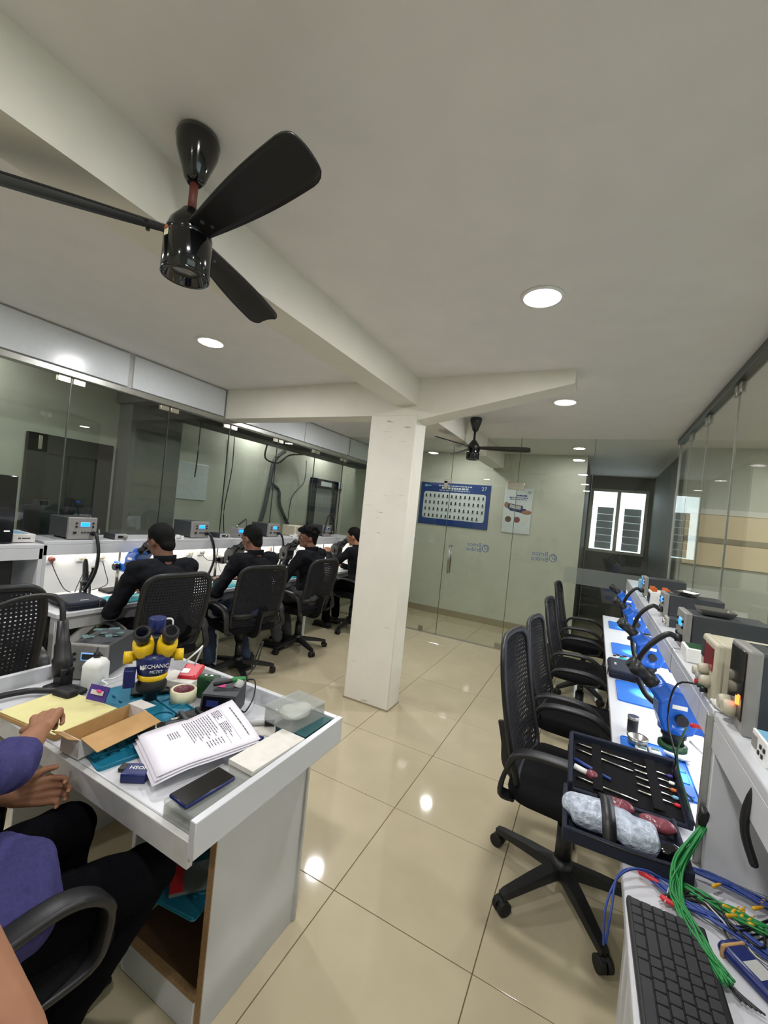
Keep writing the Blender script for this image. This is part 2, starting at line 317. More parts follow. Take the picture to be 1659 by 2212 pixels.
hb = part('door_handle', MB().cyl((-1.73, GY-.045, .86), (-1.73, GY-.045, 1.24), .011).cyl((-1.73, GY+.045, .86), (-1.73, GY+.045, 1.24), .011).cyl((-1.73, GY-.045, .92), (-1.73, GY+.045, .92), .006).cyl((-1.73, GY-.045, 1.18), (-1.73, GY+.045, 1.18), .006), 'steel', dr)
for i, (x, z) in enumerate(((-1.38, 1.255), (-.56, 1.245), (-2.42, 1.26))):
    pr_ = dr if i == 0 else gf
    lg = part('logo_emblem', MB().tube([(x+.12+.042*math.cos(a), GY-.009, z+.045*math.sin(a)) for a in [k*PI/6 for k in range(12)]], .0045, 6, 2, True)
              .tube([(x+.125+.018*math.cos(a)-.012*math.sin(a), GY-.009, z+.012+.03*math.sin(a)) for a in [k*PI/4 for k in range(8)]], .004, 6, 2, True), 'film', pr_)
    text('logo_lettering', 'Britco', .075, 'film', pr_, (x-.03, GY-.009, z+.033), RX(PI/2), True)
    text('logo_lettering', 'Bridco', .075, 'film', pr_, (x-.03, GY-.009, z-.030), RX(PI/2), True)
# right glass partition
gr = struct('window_4', MB().b2(GRX-.015, GRX+.015, -2.4, GY, 0, .03), 'alu')
struct('trim_5', MB().rbox((GRX, 1.52, 2.672), (.07, 7.86, .056), .006, seg=1), 'dkrail')
ys = [-2.36, -1.6, -.8, 0, .8, 1.65, 2.5, 3.35, 4.18, 4.85, 5.44]
for a, b in zip(ys, ys[1:]):
    part('pane', MB().b2(GRX-.005, GRX+.005, a+.003, b-.003, .03, 2.645), 'glass', gr)
    part('edge_seal', MB().b2(GRX-.006, GRX+.006, a-.002, a+.002, .03, 2.645), 'alu', gr)
    if a > 1: part('patch_fitting', MB().rbox((GRX, a-.045, 2.60), (.03, .06, .07), .004).rbox((GRX, a+.045, 2.60), (.03, .06, .07), .004), 'steel', gr)
part('corner_seal', MB().b2(GRX-.012, GRX+.012, GY-.03, GY-.006, .03, 2.645), 'alu', gr)
# corridor behind the left glass: two dark doors, duct, cables, pier
for i, (y0, y1, top) in enumerate(((1.75, 2.45, 1.98), (5.72, 6.52, 2.06))):
    d = struct('door_%d' % (i+2), MB().b2(-4.4, -4.35, y0, y0+.14, 0, top).b2(-4.4, -4.35, y1-.14, y1, 0, top).b2(-4.4, -4.35, y0, y1, top-.16, top).b2(-4.4, -4.35, y0+.14, y1-.14, 0, .3), 'doorgrey')
    part('pane', MB().b2(-4.38, -4.37, y0+.14, y1-.14, .3, top-.16), 'clear' if i else 'pane', d)
    part('panel', MB().b2(-4.395, -4.385, y0+.14, y1-.14, .3, top-.16), 'posterwhite' if i else 'doorpanel', d)
    if i == 0: part('mullion', MB().b2(-4.38, -4.36, 2.08, 2.12, .3, top-.16), 'doorgrey', d); part('door_closer', MB().rbox((-4.34, 1.83, 1.90), (.02, .03, .12), .004), 'chrome', d)
    part('door_handle', MB().cyl((-4.33, y1-.07, 1.05), (-4.33, y1-.07, 1.15), .012, n=10), 'steel', d)
sg = tag(part('door_sign', MB().b2(-4.345, -4.335, 5.96, 6.28, 1.94, 2.02), 'posterwhite'), 'small pale sign on the dark door frame beyond the left glass', 'sign')
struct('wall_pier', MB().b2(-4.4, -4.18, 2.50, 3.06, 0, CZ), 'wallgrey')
tag(part('ceiling_duct', MB().rbox((-3.92, 4.6, 2.40), (.36, 4.0, .12), .02), 'duct'), 'dark duct running under the corridor ceiling behind the left glass', 'duct')
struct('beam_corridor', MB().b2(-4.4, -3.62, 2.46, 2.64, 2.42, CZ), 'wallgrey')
def cablething(label, path, r, mt='cable', group=None, name='wall_cable'): return tag(part(name, MB().tube(path, r, 8, 5), mt), label, 'cable', group)
cablething('thick grey cable bundle leaning down the corridor wall, left strand', [(-4.312, 4.919, 2.366), (-4.347, 4.752, 2.198), (-4.347, 4.695, 1.882), (-4.347, 4.655, 1.6), (-4.347, 4.594, 1.318), (-4.347, 4.47, 1.028)], .03, 'dkgrey')
cablething('thick grey cable bundle bending right on the corridor wall', [(-4.347, 4.695, 1.873), (-4.347, 4.902, 1.758), (-4.347, 4.954, 1.547), (-4.347, 5.174, 1.266), (-4.347, 5.368, 1.054)], .026, 'dkgrey')
cablething('slack thin cable looping from the corridor duct', [(-4.0,4.2,2.34),(-4.2,4.4,2.18),(-4.2,4.66,2.15),(-4.2,4.89,2.30),(-4.1,5.1,2.35)], .012)
cablething('thin wire hanging on the corridor wall beside the cable bundle', [(-4.356, 3.96, 2.392), (-4.365, 3.978, 1.952), (-4.365, 3.916, 1.424), (-4.365, 3.96, 1.072)], .006)
cablething('thin wire dropping near the far corridor door', [(-4.312, 5.456, 2.304), (-4.356, 5.5, 1.952), (-4.356, 5.236, 1.688), (-4.356, 5.192, 1.248)], .006)
cablething('black pendant wire hanging close behind the left glass', [(-3.75,2.95,2.34),(-3.75,2.95,1.95),(-3.75,2.94,1.76)], .006)
tag(part('reflection_board', MB().rbox((-4.39, 3.40, 1.73), (.015, .46, .44), .004, seg=1), 'posterwhite'), 'pale square board standing for a window reflection in the left glass', 'board')  # window reflection in the left glass, drawn as a pale board
tag(part('wall_unit', MB().rbox((-4.37, 6.59, 2.0), (.05, .09, .12), .01), 'posterwhite'), 'white wall unit near the column end of the corridor', 'wall unit')
# ---------------------------------------------------------------- ceiling lamps
def downlight(x, y, label, power=11, r=.085, z=CZ):
    t = thing('downlight', label, 'ceiling light', (x, y, z), 0, 'round recessed downlights')
    part('rim', MB().lathe([(r, 0), (r+.014, .2), (r+.014, 1), (r, 1)], 32, (0,0,-.010), (0,0,-.0005), False), 'white', t)
    part('diffuser', MB().cyl((0,0,-.007), (0,0,-.002), r, n=32), 'lamp', t)
    area('lamp_light', (0,0,-.015), MX.Identity(3), r*1.9, r*1.9, power, shape='DISK', parent=t); return t
downlight(-.33, 2.07, 'large round downlight nearest the camera, right of the fan')
downlight(-.34, 3.86, 'round downlight just beyond the tip of the cantilever beam')
downlight(-2.6, 2.06, 'round downlight on the left between the beam and the glass')
downlight(-2.6, 4.2, 'downlight hidden behind the cross beam on the left', 11)
downlight(-.33, .28, 'downlight overhead in front of the camera, out of the picture')
downlight(-2.6, .28, 'downlight over the front left bench, out of the picture')
downlight(-.33, -1.4, 'downlight behind the camera on the right'); downlight(-2.6, -1.4, 'downlight behind the camera on the left')
downlight(-1.9, 6.05, 'downlight in the strip behind the far glass, left', 5, .07); downlight(-.3, 6.05, 'downlight in the strip behind the far glass, right', 4, .07)
downlight(2.1, 2.6, 'added downlight in the right-hand room, nearer one', 17, .08); downlight(2.1, 4.6, 'added downlight in the right-hand room, farther one', 17, .08); downlight(2.1, .4, 'added downlight in the right-hand room behind the bench', 17, .08)  # unseen lamps, added to brighten the room behind the right glass
downlight(-4.15, 1.2, 'downlight in the left corridor near the dark door', 4.5, .06); downlight(-4.1, 5.9, 'downlight in the left corridor near the far door', 6, .06); downlight(-4.15, 4.3, 'downlight in the left corridor beside the cable bundle', 6, .06)
# ================================================================ FANS
def fan(x, y, label, a0, s=1.0, drop=.09, rod='wood', L=.56):
    t = thing('ceiling_fan', label, 'fan', (x, y, CZ), 0, 'black ceiling fans')
    zb = -.145-drop
    part('canopy', MB().lathe([(r_*.66,q) for r_, q in ((.03,0),(.045,.08),(.062,.3),(.088,.62),(.098,.85),(.092,.97),(.06,1))], 32, (0,0,-.15*s), (0,0,0)), 'blackgloss', t)
    part('downrod', MB().cyl((0,0,zb), (0,0,-.14*s), .0125, n=14), rod, t)
    m_ = part('motor', MB().lathe([(r_*.74,q) for r_, q in ((.088,0),(.094,.03),(.094,.52),(.088,.56),(.088,.58),(.092,.6),(.078,.78),(.05,.92),(.036,1))], 36, (0,0,zb-.20), (0,0,zb), False), 'blackgloss', t)
    part('bottom_ring', MB().lathe([(r_*.74,q) for r_, q in ((.094,.2),(.094,0),(.076,0),(.066,.9),(.001,.95))], 36, (0,0,zb-.205), (0,0,zb-.175), False), 'blackgloss', m_)
    part('bottom_cap', MB().lathe([(.001,0),(.037,.1),(.047,1)], 32, (0,0,zb-.19), (0,0,zb-.178), False), 'steel', m_)
    if s == 1.0:
        a = math.radians(-95)
        part('rating_sticker', MB().box((.0702*math.cos(a), .0702*math.sin(a), zb-.105), (.020, .001, .018), RZ(a+PI/2)), 'sticker', m_)
        part('rating_arc', MB().prism([(.010*math.cos(k*PI/8), .010*math.sin(k*PI/8)) for k in range(9)], .001, MX.Translation((.0712*math.cos(a), .0712*math.sin(a), zb-.095)) @ (RZ(a+PI/2) @ RX(PI/2)).to_4x4()), 'orange', m_)
    zk = zb-.075
    for k in range(3):
        a = math.radians(a0+120*k); pts = []; N = 16
        for i in range(N+1):
            u = 1-(1-i/N)**1.7; r = .060+u*(L-.060); h = .033+.029*math.sin(min(1, u*1.25)*PI/2)
            e = 1 if u < .90 else .58+.42*math.sqrt(max(0, 1-((u-.90)/.10)**2))
            pts.append((r, h*e*1.06, -h*e*.94))
        mb = MB(); tw = -math.radians(14); vs = []; fs = []
        for sgn in (1, -1):
            for r, a1, b1 in pts:
                u = (r-.085)/(L-.085)
                for q in range(7):
                    yy = b1+(a1-b1)*q/6; cam_ = .006*(1-(2*q/6-1)**2)
                    vs.append((r, yy*math.cos(tw), yy*math.sin(tw)+cam_+sgn*.0028-.012*u*0))
        nn = 7; o2 = len(pts)*nn
        for i in range(N):
            for q in range(6):
                fs.append((i*nn+q, (i+1)*nn+q, (i+1)*nn+q+1, i*nn+q+1)); fs.append((o2+i*nn+q+1, o2+(i+1)*nn+q+1, o2+(i+1)*nn+q, o2+i*nn+q))
            fs.append((i*nn, o2+i*nn, o2+(i+1)*nn, (i+1)*nn)); fs.append((i*nn+6, (i+1)*nn+6, o2+(i+1)*nn+6, o2+i*nn+6))
        for q in range(6): fs.append((N*nn+q, o2+N*nn+q, o2+N*nn+q+1, N*nn+q+1))
        mb.add(vs, fs, True)
        bl = part('blade', mb, 'bladeblack', t, (0, 0, zk), RZ(a))
        part('blade_screw', MB().cyl((.115,.015,-.006), (.115,.015,-.001), .006, n=8).cyl((.115,-.015,-.012), (.115,-.015,-.006), .006, n=8), 'dkgrey', bl)
    return t
fan(-1.20, .835, 'large black ceiling fan with a brown downrod in the foreground', -12)
fan(-1.25, 4.38, 'smaller-looking black ceiling fan beyond the column, near the far glass', 8, .98, .10, 'black', .58)
# ================================================================ CHAIRS
def make_chair():
    t = thing('office_chair', 'black mesh office chair', 'chair')
    part('hub', MB().lathe([(.04,0),(.05,.2),(.05,.7),(.035,1)], 18, (0,0,.07), (0,0,.16)), 'black', t)
    for k in range(5):
        a = math.radians(90+72*k+18); d = V((math.cos(a), math.sin(a), 0))
        mb = MB().sweep([d*.03+V((0,0,.115)), d*.16+V((0,0,.10)), d*.30+V((0,0,.078)), d*.325+V((0,0,.072))], [(-.030,-.018),(.030,-.018),(.024,.016),(-.024,.016)], smooth=False, scale=[1.15,.95,.72,.6])
        lg = part('leg', mb, 'black', t); c = d*.318; p = V((-d.y, d.x, 0))
        part('caster', MB().cyl(c-p*.026+V((0,0,.029)), c-p*.004+V((0,0,.029)), .029, n=16).cyl(c+p*.004+V((0,0,.029)), c+p*.026+V((0,0,.029)), .029, n=16)
             .rbox(c+V((0,0,.045)), (.036,.036,.034), .012, RZ(a)).cyl(c+V((0,0,.05)), c+V((0,0,.082)), .008, n=8), 'rubber', lg)
    part('gas_column', MB().cyl((0,0,.14), (0,0,.30), .033, n=18).cyl((0,0,.30), (0,0,.43), .024, n=18), 'black', t)
    part('tilt_mechanism', MB().rbox((0,-.02,.432), (.16,.24,.045), .01).cyl((.08,.02,.43), (.24,.02,.425), .006, n=8).rbox((.25,.02,.425), (.05,.022,.012), .005), 'black', t)
    mb = MB(); vs = []; fs = []; N = 20
    prof = rrect(.50, .48, .10, 5)
    for k, (sc, z) in enumerate(((.90,.448),(.985,.455),(1.0,.475),(.985,.497),(.93,.512),(.6,.517),(.02,.514))):
        for x, y in prof: vs.append((x*sc, y*sc+.01, z-(.018*max(0, (y-.1)/.14)**2)))
    n = len(prof)
    for k in range(6):
        for i in range(n): j = (i+1) % n; fs.append((k*n+i, k*n+j, (k+1)*n+j, (k+1)*n+i))
    fs.append(tuple(reversed(range(n)))); fs.append(tuple(6*n+i for i in range(n)))
    part('seat', MB().add(vs, fs, True), 'cushion', t)
    # back: surface (u across, v up)
    def S_(u, v): 
        hw = .215+.022*math.sin(v*PI*.8)-.02*max(0, v-.85)/.15
        return V((u*hw, -.205-.118*v-.012*math.sin((1-v)*PI)+.028*(u*u), .50+.57*v))
    loop = [S_(u, 0) for u in (-.8,-.4,0,.4,.8)]+[S_(1, v) for v in (.05,.25,.5,.75,.9)]+[S_(.93,.965), S_(.75,1.0)]+[S_(u, 1.008) for u in (.4,0,-.4)]+[S_(-.75,1.0), S_(-.93,.965)]+[S_(-1, v) for v in (.9,.75,.5,.25,.05)]
    part('back_frame', MB().sweep(spline(loop, 4, True), ring(.019, 8, .013), up=(0,1,0), closed=True), 'black', t)
    mb = MB()
    for i in range(1, 24):
        u = -1+2*i/24; mb.sweep([S_(u, v) for v in (0,.15,.3,.45,.6,.75,.9,1.0)], rect(.0115,.003), up=(0,1,0), smooth=False)
    for k in range(1, 27):
        v = k/27; mb.sweep([S_(u, v) for u in (-1,-.66,-.33,0,.33,.66,1)], rect(.0135,.003), up=(0,1,0), smooth=False)
    part('back_mesh', mb, 'blackmesh', t)
    part('lumbar_bar', MB().sweep([S_(u, .2)+V((0,-.012,0)) for u in (-1,-.5,0,.5,1)], rect(.05,.008), up=(0,1,0)), 'black', t)
    part('back_bracket', MB().sweep(spline([(0,-.05,.43),(0,-.2,.425),(0,-.262,.47),(0,-.275,.56),(0,-.30,.66)], 5), rect(.07,.018), up=(1,0,0), smooth=False), 'black', t)
    for sx in (-1, 1):
        x = sx*.275
        path = spline([(sx*.215,-.20,.455),(x,-.235,.50),(x,-.215,.60),(x,-.17,.675),(x,-.02,.695),(x,.075,.682),(x,.145,.625),(x,.15,.55),(x-sx*.02,.13,.475),(sx*.22,.02,.447)], 5)
        sc = [1 if 10 < i < 32 else .8 for i in range(len(path))]
        part('armrest', MB().sweep(path, rrect(.022,.058,.008,2), up=(sx,0,0.0001), smooth=True, scale=sc), 'black', t)
    return t
CH0 = make_chair(); CHU = [False]
def chair(x, y, rz, label, group=None, sz=1):
    t = CH0 if not CHU[0] else dup(CH0); CHU[0] = True
    t.location = (x, y, 0); t.rotation_euler = (0, 0, rz); t['label'] = label
    if group: t['group'] = group
    t.scale = (1, 1, sz); return t
GRP = 'black mesh office chairs in the workshop'
H = PI/2
chair(-.005, 2.07, -H-.07, 'empty black mesh chair nearest the camera at the right bench', GRP)
chair(-.005, 2.88, -H-.08, 'empty black mesh chair second from the camera at the right bench', GRP, .93)
chair(-.005, 3.88, -H-.05, 'empty black mesh chair third from the camera at the right bench', GRP, .92)
chair(-.005, 4.70, -H-.04, 'empty black mesh chair farthest away at the right bench', GRP, .97)
chair(-2.79, 1.97, H-.14, 'black mesh chair under the bespectacled man nearest at the left bench', GRP, .96)
chair(-2.81, 2.85, H-.24, 'black mesh chair under the second man at the left bench', GRP, .95)
chair(-2.84, 3.74, H-.06, 'black mesh chair under the curly-haired man at the left bench', GRP, .95)
chair(-2.80, 4.80, H+.05, 'black mesh chair half hidden by the column at the left bench', GRP)
chair(-2.70, .90, H-.15, 'black chair pulled up to the front left bench at the picture edge', GRP)
chair(-1.22, .47, .0, 'black chair under the man in the violet shirt', GRP)
# ================================================================ LEFT BENCHES
def bench_left(name, label, y0, y1, xs, xd, lit):
    t = thing(name, label, 'workbench', (-3.55, y0, 0))
    L = y1-y0; D = xd+3.55; SD = xs+3.55
    part('desktop', MB().rbox((D/2, L/2, .735), (D, L, .03), .003, seg=1), 'lam', t)
    part('apron', MB().rbox((D-.05, L/2, .675), (.022, L-.04, .09), .002, seg=1), 'lam', t)
    part('shelf', MB().rbox((SD/2, L/2, 1.172), (SD, L, .025), .003, seg=1), 'lam', t)
    part('fascia', MB().rbox((SD-.011, L/2, 1.125), (.022, L, .07), .002, seg=1), 'lam', t)
    part('back_panel', MB().b2(.004, .016, .02, L, .0 if not lit else .60, 1.158), 'lam', t)
    part('side_panel', MB().rbox((SD/2, .012, .955), (SD, .022, .408), .002, seg=1), 'lam', t)
    part('side_panel', MB().rbox((SD/2, L-.012, .955), (SD, .022, .408), .002, seg=1), 'lam', t)
    n = max(2, int(L/1.25)+1)
    for k in range(n):
        yy = .04+(L-.08)*k/(n-1)
        part('leg', MB().rbox((D-.075, yy, .36), (.06, .05, .718), .003, seg=1), 'lam', t)
        part('leg', MB().rbox((.06, yy, .36), (.06, .05, .718), .003, seg=1), 'lam', t)
        if k < n-1: part('brace', MB().box((D-.075, yy+.13, .565), (.022, .36, .05), RX(math.radians(38))), 'lam', t)
        if k: part('brace', MB().box((D-.075, yy-.13, .565), (.022, .36, .05), RX(-math.radians(38))), 'lam', t)
    if lit:
        part('led_strip', MB().b2(.05, .062, .06, L-.06, 1.146, 1.158), 'led', t)
        area('strip_light', (.10, L/2, 1.135), MX.Identity(3), .08, L-.15, lit, (1, .94, .80), parent=t)
    return t
bench_left('workbench', 'long white workbench with a lit shelf along the left glass', 1.42, 5.38, -3.19, -2.95, 10)
bench_left('workbench', 'short white bench at the left picture edge with an unlit shelf', -.4, 1.36, -3.05, -2.93, 0)
# ================================================================ RIGHT BENCHES
def bench_right(label, y0, y1, lit):
    t = thing('workbench', label, 'workbench', (.135, y0, 0)); L = y1-y0; D = .58; s0 = .185
    part('desktop', MB().rbox((D/2, L/2, .735), (D, L, .03), .003, seg=1), 'lam', t)
    part('apron', MB().rbox((.06, L/2, .675), (.022, L-.04, .09), .002, seg=1), 'lam', t)
    part('shelf', MB().rbox((s0+.195, L/2, 1.148), (.39, L, .024), .003, seg=1), 'lam', t)
    part('fascia', MB().rbox((s0+.011, L/2, 1.1), (.022, L, .072), .002, seg=1), 'lam', t)
    part('back_panel', MB().b2(D-.016, D-.004, .0, L, .60, 1.136), 'lam', t)
    part('side_panel', MB().rbox((s0+.195, .012, .943), (.386, .022, .384), .002, seg=1), 'lam', t)
    part('side_panel', MB().rbox((s0+.195, L-.012, .943), (.386, .022, .384), .002, seg=1), 'lam', t)
    n = max(2, int(L/1.2)+1)
    for k in range(n):
        yy = .04+(L-.08)*k/(n-1)
        part('leg', MB().rbox((.075, yy, .36), (.06, .05, .718), .003, seg=1), 'lam', t)
        part('leg', MB().rbox((D-.06, yy, .36), (.06, .05, .718), .003, seg=1), 'lam', t)
        if k < n-1: part('brace', MB().box((.075, yy+.13, .565), (.022, .36, .05), RX(math.radians(38))), 'lam', t)
    if lit:
        part('led_strip', MB().b2(D-.07, D-.055, .06, L-.06, 1.124, 1.136), 'led', t)
        area('strip_light', (D-.14, L/2, 1.115), MX.Identity(3), .10, L-.15, lit, (.93, .97, 1), parent=t)
    return t
bench_right('long white workbench with blue microscopes along the right glass', 1.42, 4.98, 9)
bench_right('near white bench carrying the keyboard and cables at lower right', -.5, 1.405, 0)
part('edge_profile', MB().rbox((.182, -.008, .95), (.022, .012, .40), .003), 'alu', [o for o in bpy.data.objects if o.get('label', '').startswith('long white workbench with blue')][0])
# ================================================================ FOREGROUND TABLE
ft = thing('work_table', 'white foreground table with a raised rim, crowded with repair gear', 'table', (-1.41, 1.04, 0))
part('tabletop', MB().rbox((0,.0085,.732), (1.20,.613,.036), .003, seg=1), 'lam', ft)
part('front_edge', MB().rbox((0,-.309,.716), (1.20,.018,.068), .002, seg=1), 'lamedge', ft)
part('rim', MB().rbox((.606,.01,.757), (.022,.655,.094), .002, seg=1), 'lam', ft)
part('rim', MB().rbox((0,.325,.757), (1.19,.022,.094), .002, seg=1), 'lam', ft)
part('rim', MB().rbox((-.606,.01,.757), (.022,.655,.094), .002, seg=1), 'lam', ft)
part('side_panel', MB().rbox((.495,.085,.357), (.022,.43,.714), .002, seg=1), 'lam', ft)
part('panel_edge', MB().b2(.484,.506,-.133,-.1302,0,.714), 'chip', ft)
part('side_panel', MB().rbox((-.52,.05,.357), (.022,.50,.714), .002, seg=1), 'lam', ft)
part('divider_panel', MB().rbox((.13,.085,.25), (.02,.43,.50), .002, seg=1), 'lam', ft)
part('back_panel', MB().rbox((0,.30,.357), (1.03,.014,.714), .002, seg=1), 'lamedge', ft)
part('bottom_shelf', MB().b2(.14,.484,-.125,.29,.10,.118), 'brown', ft)
part('plinth', MB().rbox((.312,-.13,.052), (.344,.018,.10), .002, seg=1), 'lam', ft)
part('plinth_edge', MB().b2(.14,.484,-.139,-.121,.102,.1195), 'chip', ft)
part('middle_shelf', MB().b2(.14,.484,-.08,.29,.33,.346), 'lamedge', ft)
# ================================================================ PEOPLE
def hand_caps(mb, wrist, d, n, side, k=1.0, curl=(.5,.6,.4), spread=.1, thumb=.6, rad=.0085):
    d = V(d).normalized(); n = V(n); n = (n-d*n.dot(d)).normalized(); s = d.cross(n)*side; w0 = V(wrist)
    for i, (o, ln) in enumerate(((-.030,.082),(-.010,.090),(.012,.090),(.033,.084))):   # little finger .. index (thumb side +)
        b = w0+(d*ln+s*o)*k; mb.cap(w0+(d*.008+s*o*.55)*k, b, .015*k, .0125*k, 10)
        L = ((.030,.020,.017),(.040,.025,.020),(.044,.028,.021),(.038,.024,.019))[i]; a = 0; p = b
        for q in range(3):
            a += curl[q]; dd = d*math.cos(a)+n*math.sin(a)+s*(spread*o/.033)*(.25)
            p2 = p+dd.normalized()*L[q]*k; r0 = rad*k*(1.1-.12*q); mb.cap(p, p2, r0, r0*.9, 8); p = p2
    b = w0+(d*.03+s*.034+n*.006)*k; p = b+(d*.035+s*.026+n*.010*thumb)*k; mb.cap(w0+(d*.01+s*.012)*k, b, .016*k, .0135*k, 10); mb.cap(b, p, .0125*k, .0105*k, 10)
    mb.cap(p, p+(d*.030+s*(.012-.02*thumb)+n*.018*thumb)*k, .0105*k, .0088*k, 10)
def head_mb():
    b = MB(); b.ell((0,0,.012), (.074,.094,.098), n=20, m=14).ell((0,.028,-.065), (.054,.060,.052)).ell((0,.055,-.025), (.052,.040,.052))
    b.ell((0,.096,-.022), (.012,.016,.020)).ell((0,.090,.002), (.008,.010,.022)).ell((0,.083,-.062), (.022,.010,.008)).ell((0,.080,-.094), (.020,.014,.014))
    for s in (-1, 1): b.ell((s*.076,-.008,-.014), (.010,.020,.030)).ell((s*.034,.070,-.030), (.022,.02,.02)).ell((s*.03,.086,.022), (.022,.010,.007))
    return b
def person(label, loc, rz, J, cols, hairstyle=0, glasses=False, vox=.008, finger_curl=(.5,.6,.4), extra=None):
    t = thing('person', label, 'person', loc, rz); skin, shirt, trs = cols
    g = lambda k: V(J[k]); hip, ch, nk, hd = g('hip'), g('chest'), g('neck'), g('head')
    HR = (RZ(J.get('hyaw', 0)) @ RX(J.get('hpitch', 0))).to_4x4(); HT = MX.Translation(hd) @ HR
    body = MB(); hm = head_mb(); body.add(hm.v, hm.f, True, HT)
    body.cap(nk-V((0,.01,.03)), hd+HR.to_3x3() @ V((0,-.02,-.06)), .062, .056)
    body.cap(hip, ch, .11, .12).cap(ch, nk-V((0,0,.05)), .10, .07)
    for s in 'LR':
        sg = -1 if s == 'L' else 1; sh, el, wr = g('sh'+s), g('el'+s), g('wr'+s)
        body.cap(ch+V((sg*.08,0,.04)), sh, .06, .05).cap(sh, el, .044, .036).cap(el, el+(wr-el)*.35, .038, .040).cap(el+(wr-el)*.35, wr, .040, .025)
        hdv = V(J.get('hd'+s, wr-el)); hn = V(J.get('hn'+s, (0,0,-1))); hand_caps(body, wr, hdv, hn, sg if s == 'R' else -1, 1.0, J.get('curl'+s, finger_curl), thumb=J.get('thumb'+s, .6))
        kn, an = g('kn'+s), g('an'+s); body.cap(hip+V((sg*.09,0,0)), kn, .075, .05).cap(kn, an, .045, .033).cap(an, an+V((0,.12,-.045)), .03, .026)
    solid(body, skin, 'body', t, J.get('vox', vox), 3)
    sm = MB().ell(ch, (.178,.122,.17)).cap(hip+V((0,0,.02)), ch, .142, .15).cap(g('shL'), g('shR'), .070, .070)
    sm.ell(hip+V((0,.02,.04)), (.175,.145,.12)).cap(nk-V((0,.005,.075)), nk-V((0,.002,.018)), .095, .066)
    sl = J.get('sleeve', .9)
    for s in 'LR':
        sh, el, wr = g('sh'+s), g('el'+s), g('wr'+s); sm.cap(ch+(sh-ch)*.5, sh, .09, .066).cap(sh, el, .064, .053)
        if sl > 0: sm.cap(el, el+(wr-el)*sl, .053, .050 if sl < .5 else .040)
        if sl < .5: c = el+(wr-el)*sl; sm.cap(c-(wr-el).normalized()*.025, c, .058, .058)
    if extra: extra(sm)
    so = solid(sm, shirt, 'shirt', t, .010, 4, fold=.03)
    part('collar', MB().sweep([nk+V((.070*math.cos(a), .066*math.sin(a)-.004, .018+.008*math.sin(a*1)*-1)) for a in [2*PI*i/20 for i in range(20)]], rrect(.010,.044,.004,2), closed=True), shirt, so)
    tm_ = MB().cap(hip-V((.07,0,.03)), hip+V((.07,0,-.03)), .125, .125)
    for s in 'LR':
        sg = -1 if s == 'L' else 1; kn, an = g('kn'+s), g('an'+s); tm_.cap(hip+V((sg*.09,0,-.01)), kn, .098, .070).cap(kn, an+V((0,0,.03)), .068, .056)
        f = part('shoe', MB().rbox(V((an.x, an.y+.055, .040)), (.09,.25,.068), .03).rbox(V((an.x, an.y+.055, .010)), (.094,.262,.020), .006), J.get('shoe', 'shoe'), t)
    solid(tm_, trs, 'trousers', t, .011, 3, fold=.02)
    h = MB()
    h.ell((0,-.020,.034), (.082,.096,.090), n=18, m=12).ell((0,-.058,-.044), (.060,.040,.060)).ell((0,-.048,-.006), (.070,.056,.062)).ell((-.056,-.028,.016), (.025,.044,.044)).ell((.056,-.028,.016), (.025,.044,.044))
    rnd = random.Random(len(label)+3)
    if hairstyle == 1:
        for i in range(46):
            a = rnd.uniform(0, 2*PI); e = rnd.uniform(.1, 1.0); r = .092
            p = V((r*.92*math.cos(a)*math.cos(e), -.015+r*1.05*math.sin(a)*math.cos(e), .045+r*.95*math.sin(e)))
            if p.y > .075 and p.z < .06: continue
            h.ell(p, (rnd.uniform(.018,.028),)*3, n=8, m=6)
        h.ell((0,.065,.088), (.058,.042,.030)).ell((.02,.085,.080), (.035,.03,.025))
    else:
        h.ell((0,.020,.088), (.058,.044,.020))
        h.ell((0,-.015,.088), (.062,.072,.046))
    hh = MB().add(h.v, h.f, True, HT); solid(hh, 'hair', 'hair', t, .007, 2 if hairstyle else 5, fold=.012)
    for s in (-1, 1): part('eye', MB().add(*(lambda e: (e.v, e.f))(MB().ell((s*.031,.079,.004), (.012,.011,.008), n=10, m=6)), True, HT), 'white', t)
    if glasses:
        gm = MB()
        for s in (-1, 1):
            gm.tube([(s*.034+.026*math.cos(a), .102, .002+.020*math.sin(a)) for a in [2*PI*i/10 for i in range(10)]], .0022, 6, 2, True)
            gm.tube([(s*.060,.102,.008),(s*.078,.06,.008),(s*.082,.0,.004),(s*.080,-.02,-.008)], .002, 6, 4)
        gm.tube([(-.008,.104,.006),(0,.106,.009),(.008,.104,.006)], .002, 6, 3)
        part('glasses', MB().add(gm.v, gm.f, True, HT), 'dkgrey', t)
    return t
def seated(lean=.15, hpitch=-.5, hyaw=0, tw=0, drop=0):
    hip = V((0,-.10,.64)); s, c = math.sin(lean), math.cos(lean)
    ch = hip+V((0, .30*s, .28*c)); nk = hip+V((0, .47*s, .46*c)); hd = nk+V((0, .045+.10*s, .136-drop))
    return dict(hip=hip, chest=ch, neck=nk, head=hd, hpitch=hpitch, hyaw=hyaw, shL=nk+V((-.20,-.01,-.05)), shR=nk+V((.20,-.01,-.05)),
        elL=(-.27,.06+.3*s,.745), elR=(.27,.06+.3*s,.745), wrL=(-.13,.29,.80), wrR=(.13,.29,.80), knL=(-.13,.34,.555), knR=(.13,.34,.555), anL=(-.14,.28,.085), anR=(.13,.30,.085))
J1 = seated(.22, -.42, .12); J1.update(elR=(.28,.10,.76), elL=(-.27,.12,.735))
person('seated man in black with glasses bent over the blue microscope at left', (-2.74, 1.97, 0), H-.02, J1, ('skin2', 'shirtblack', 'trouser'), 0, True)
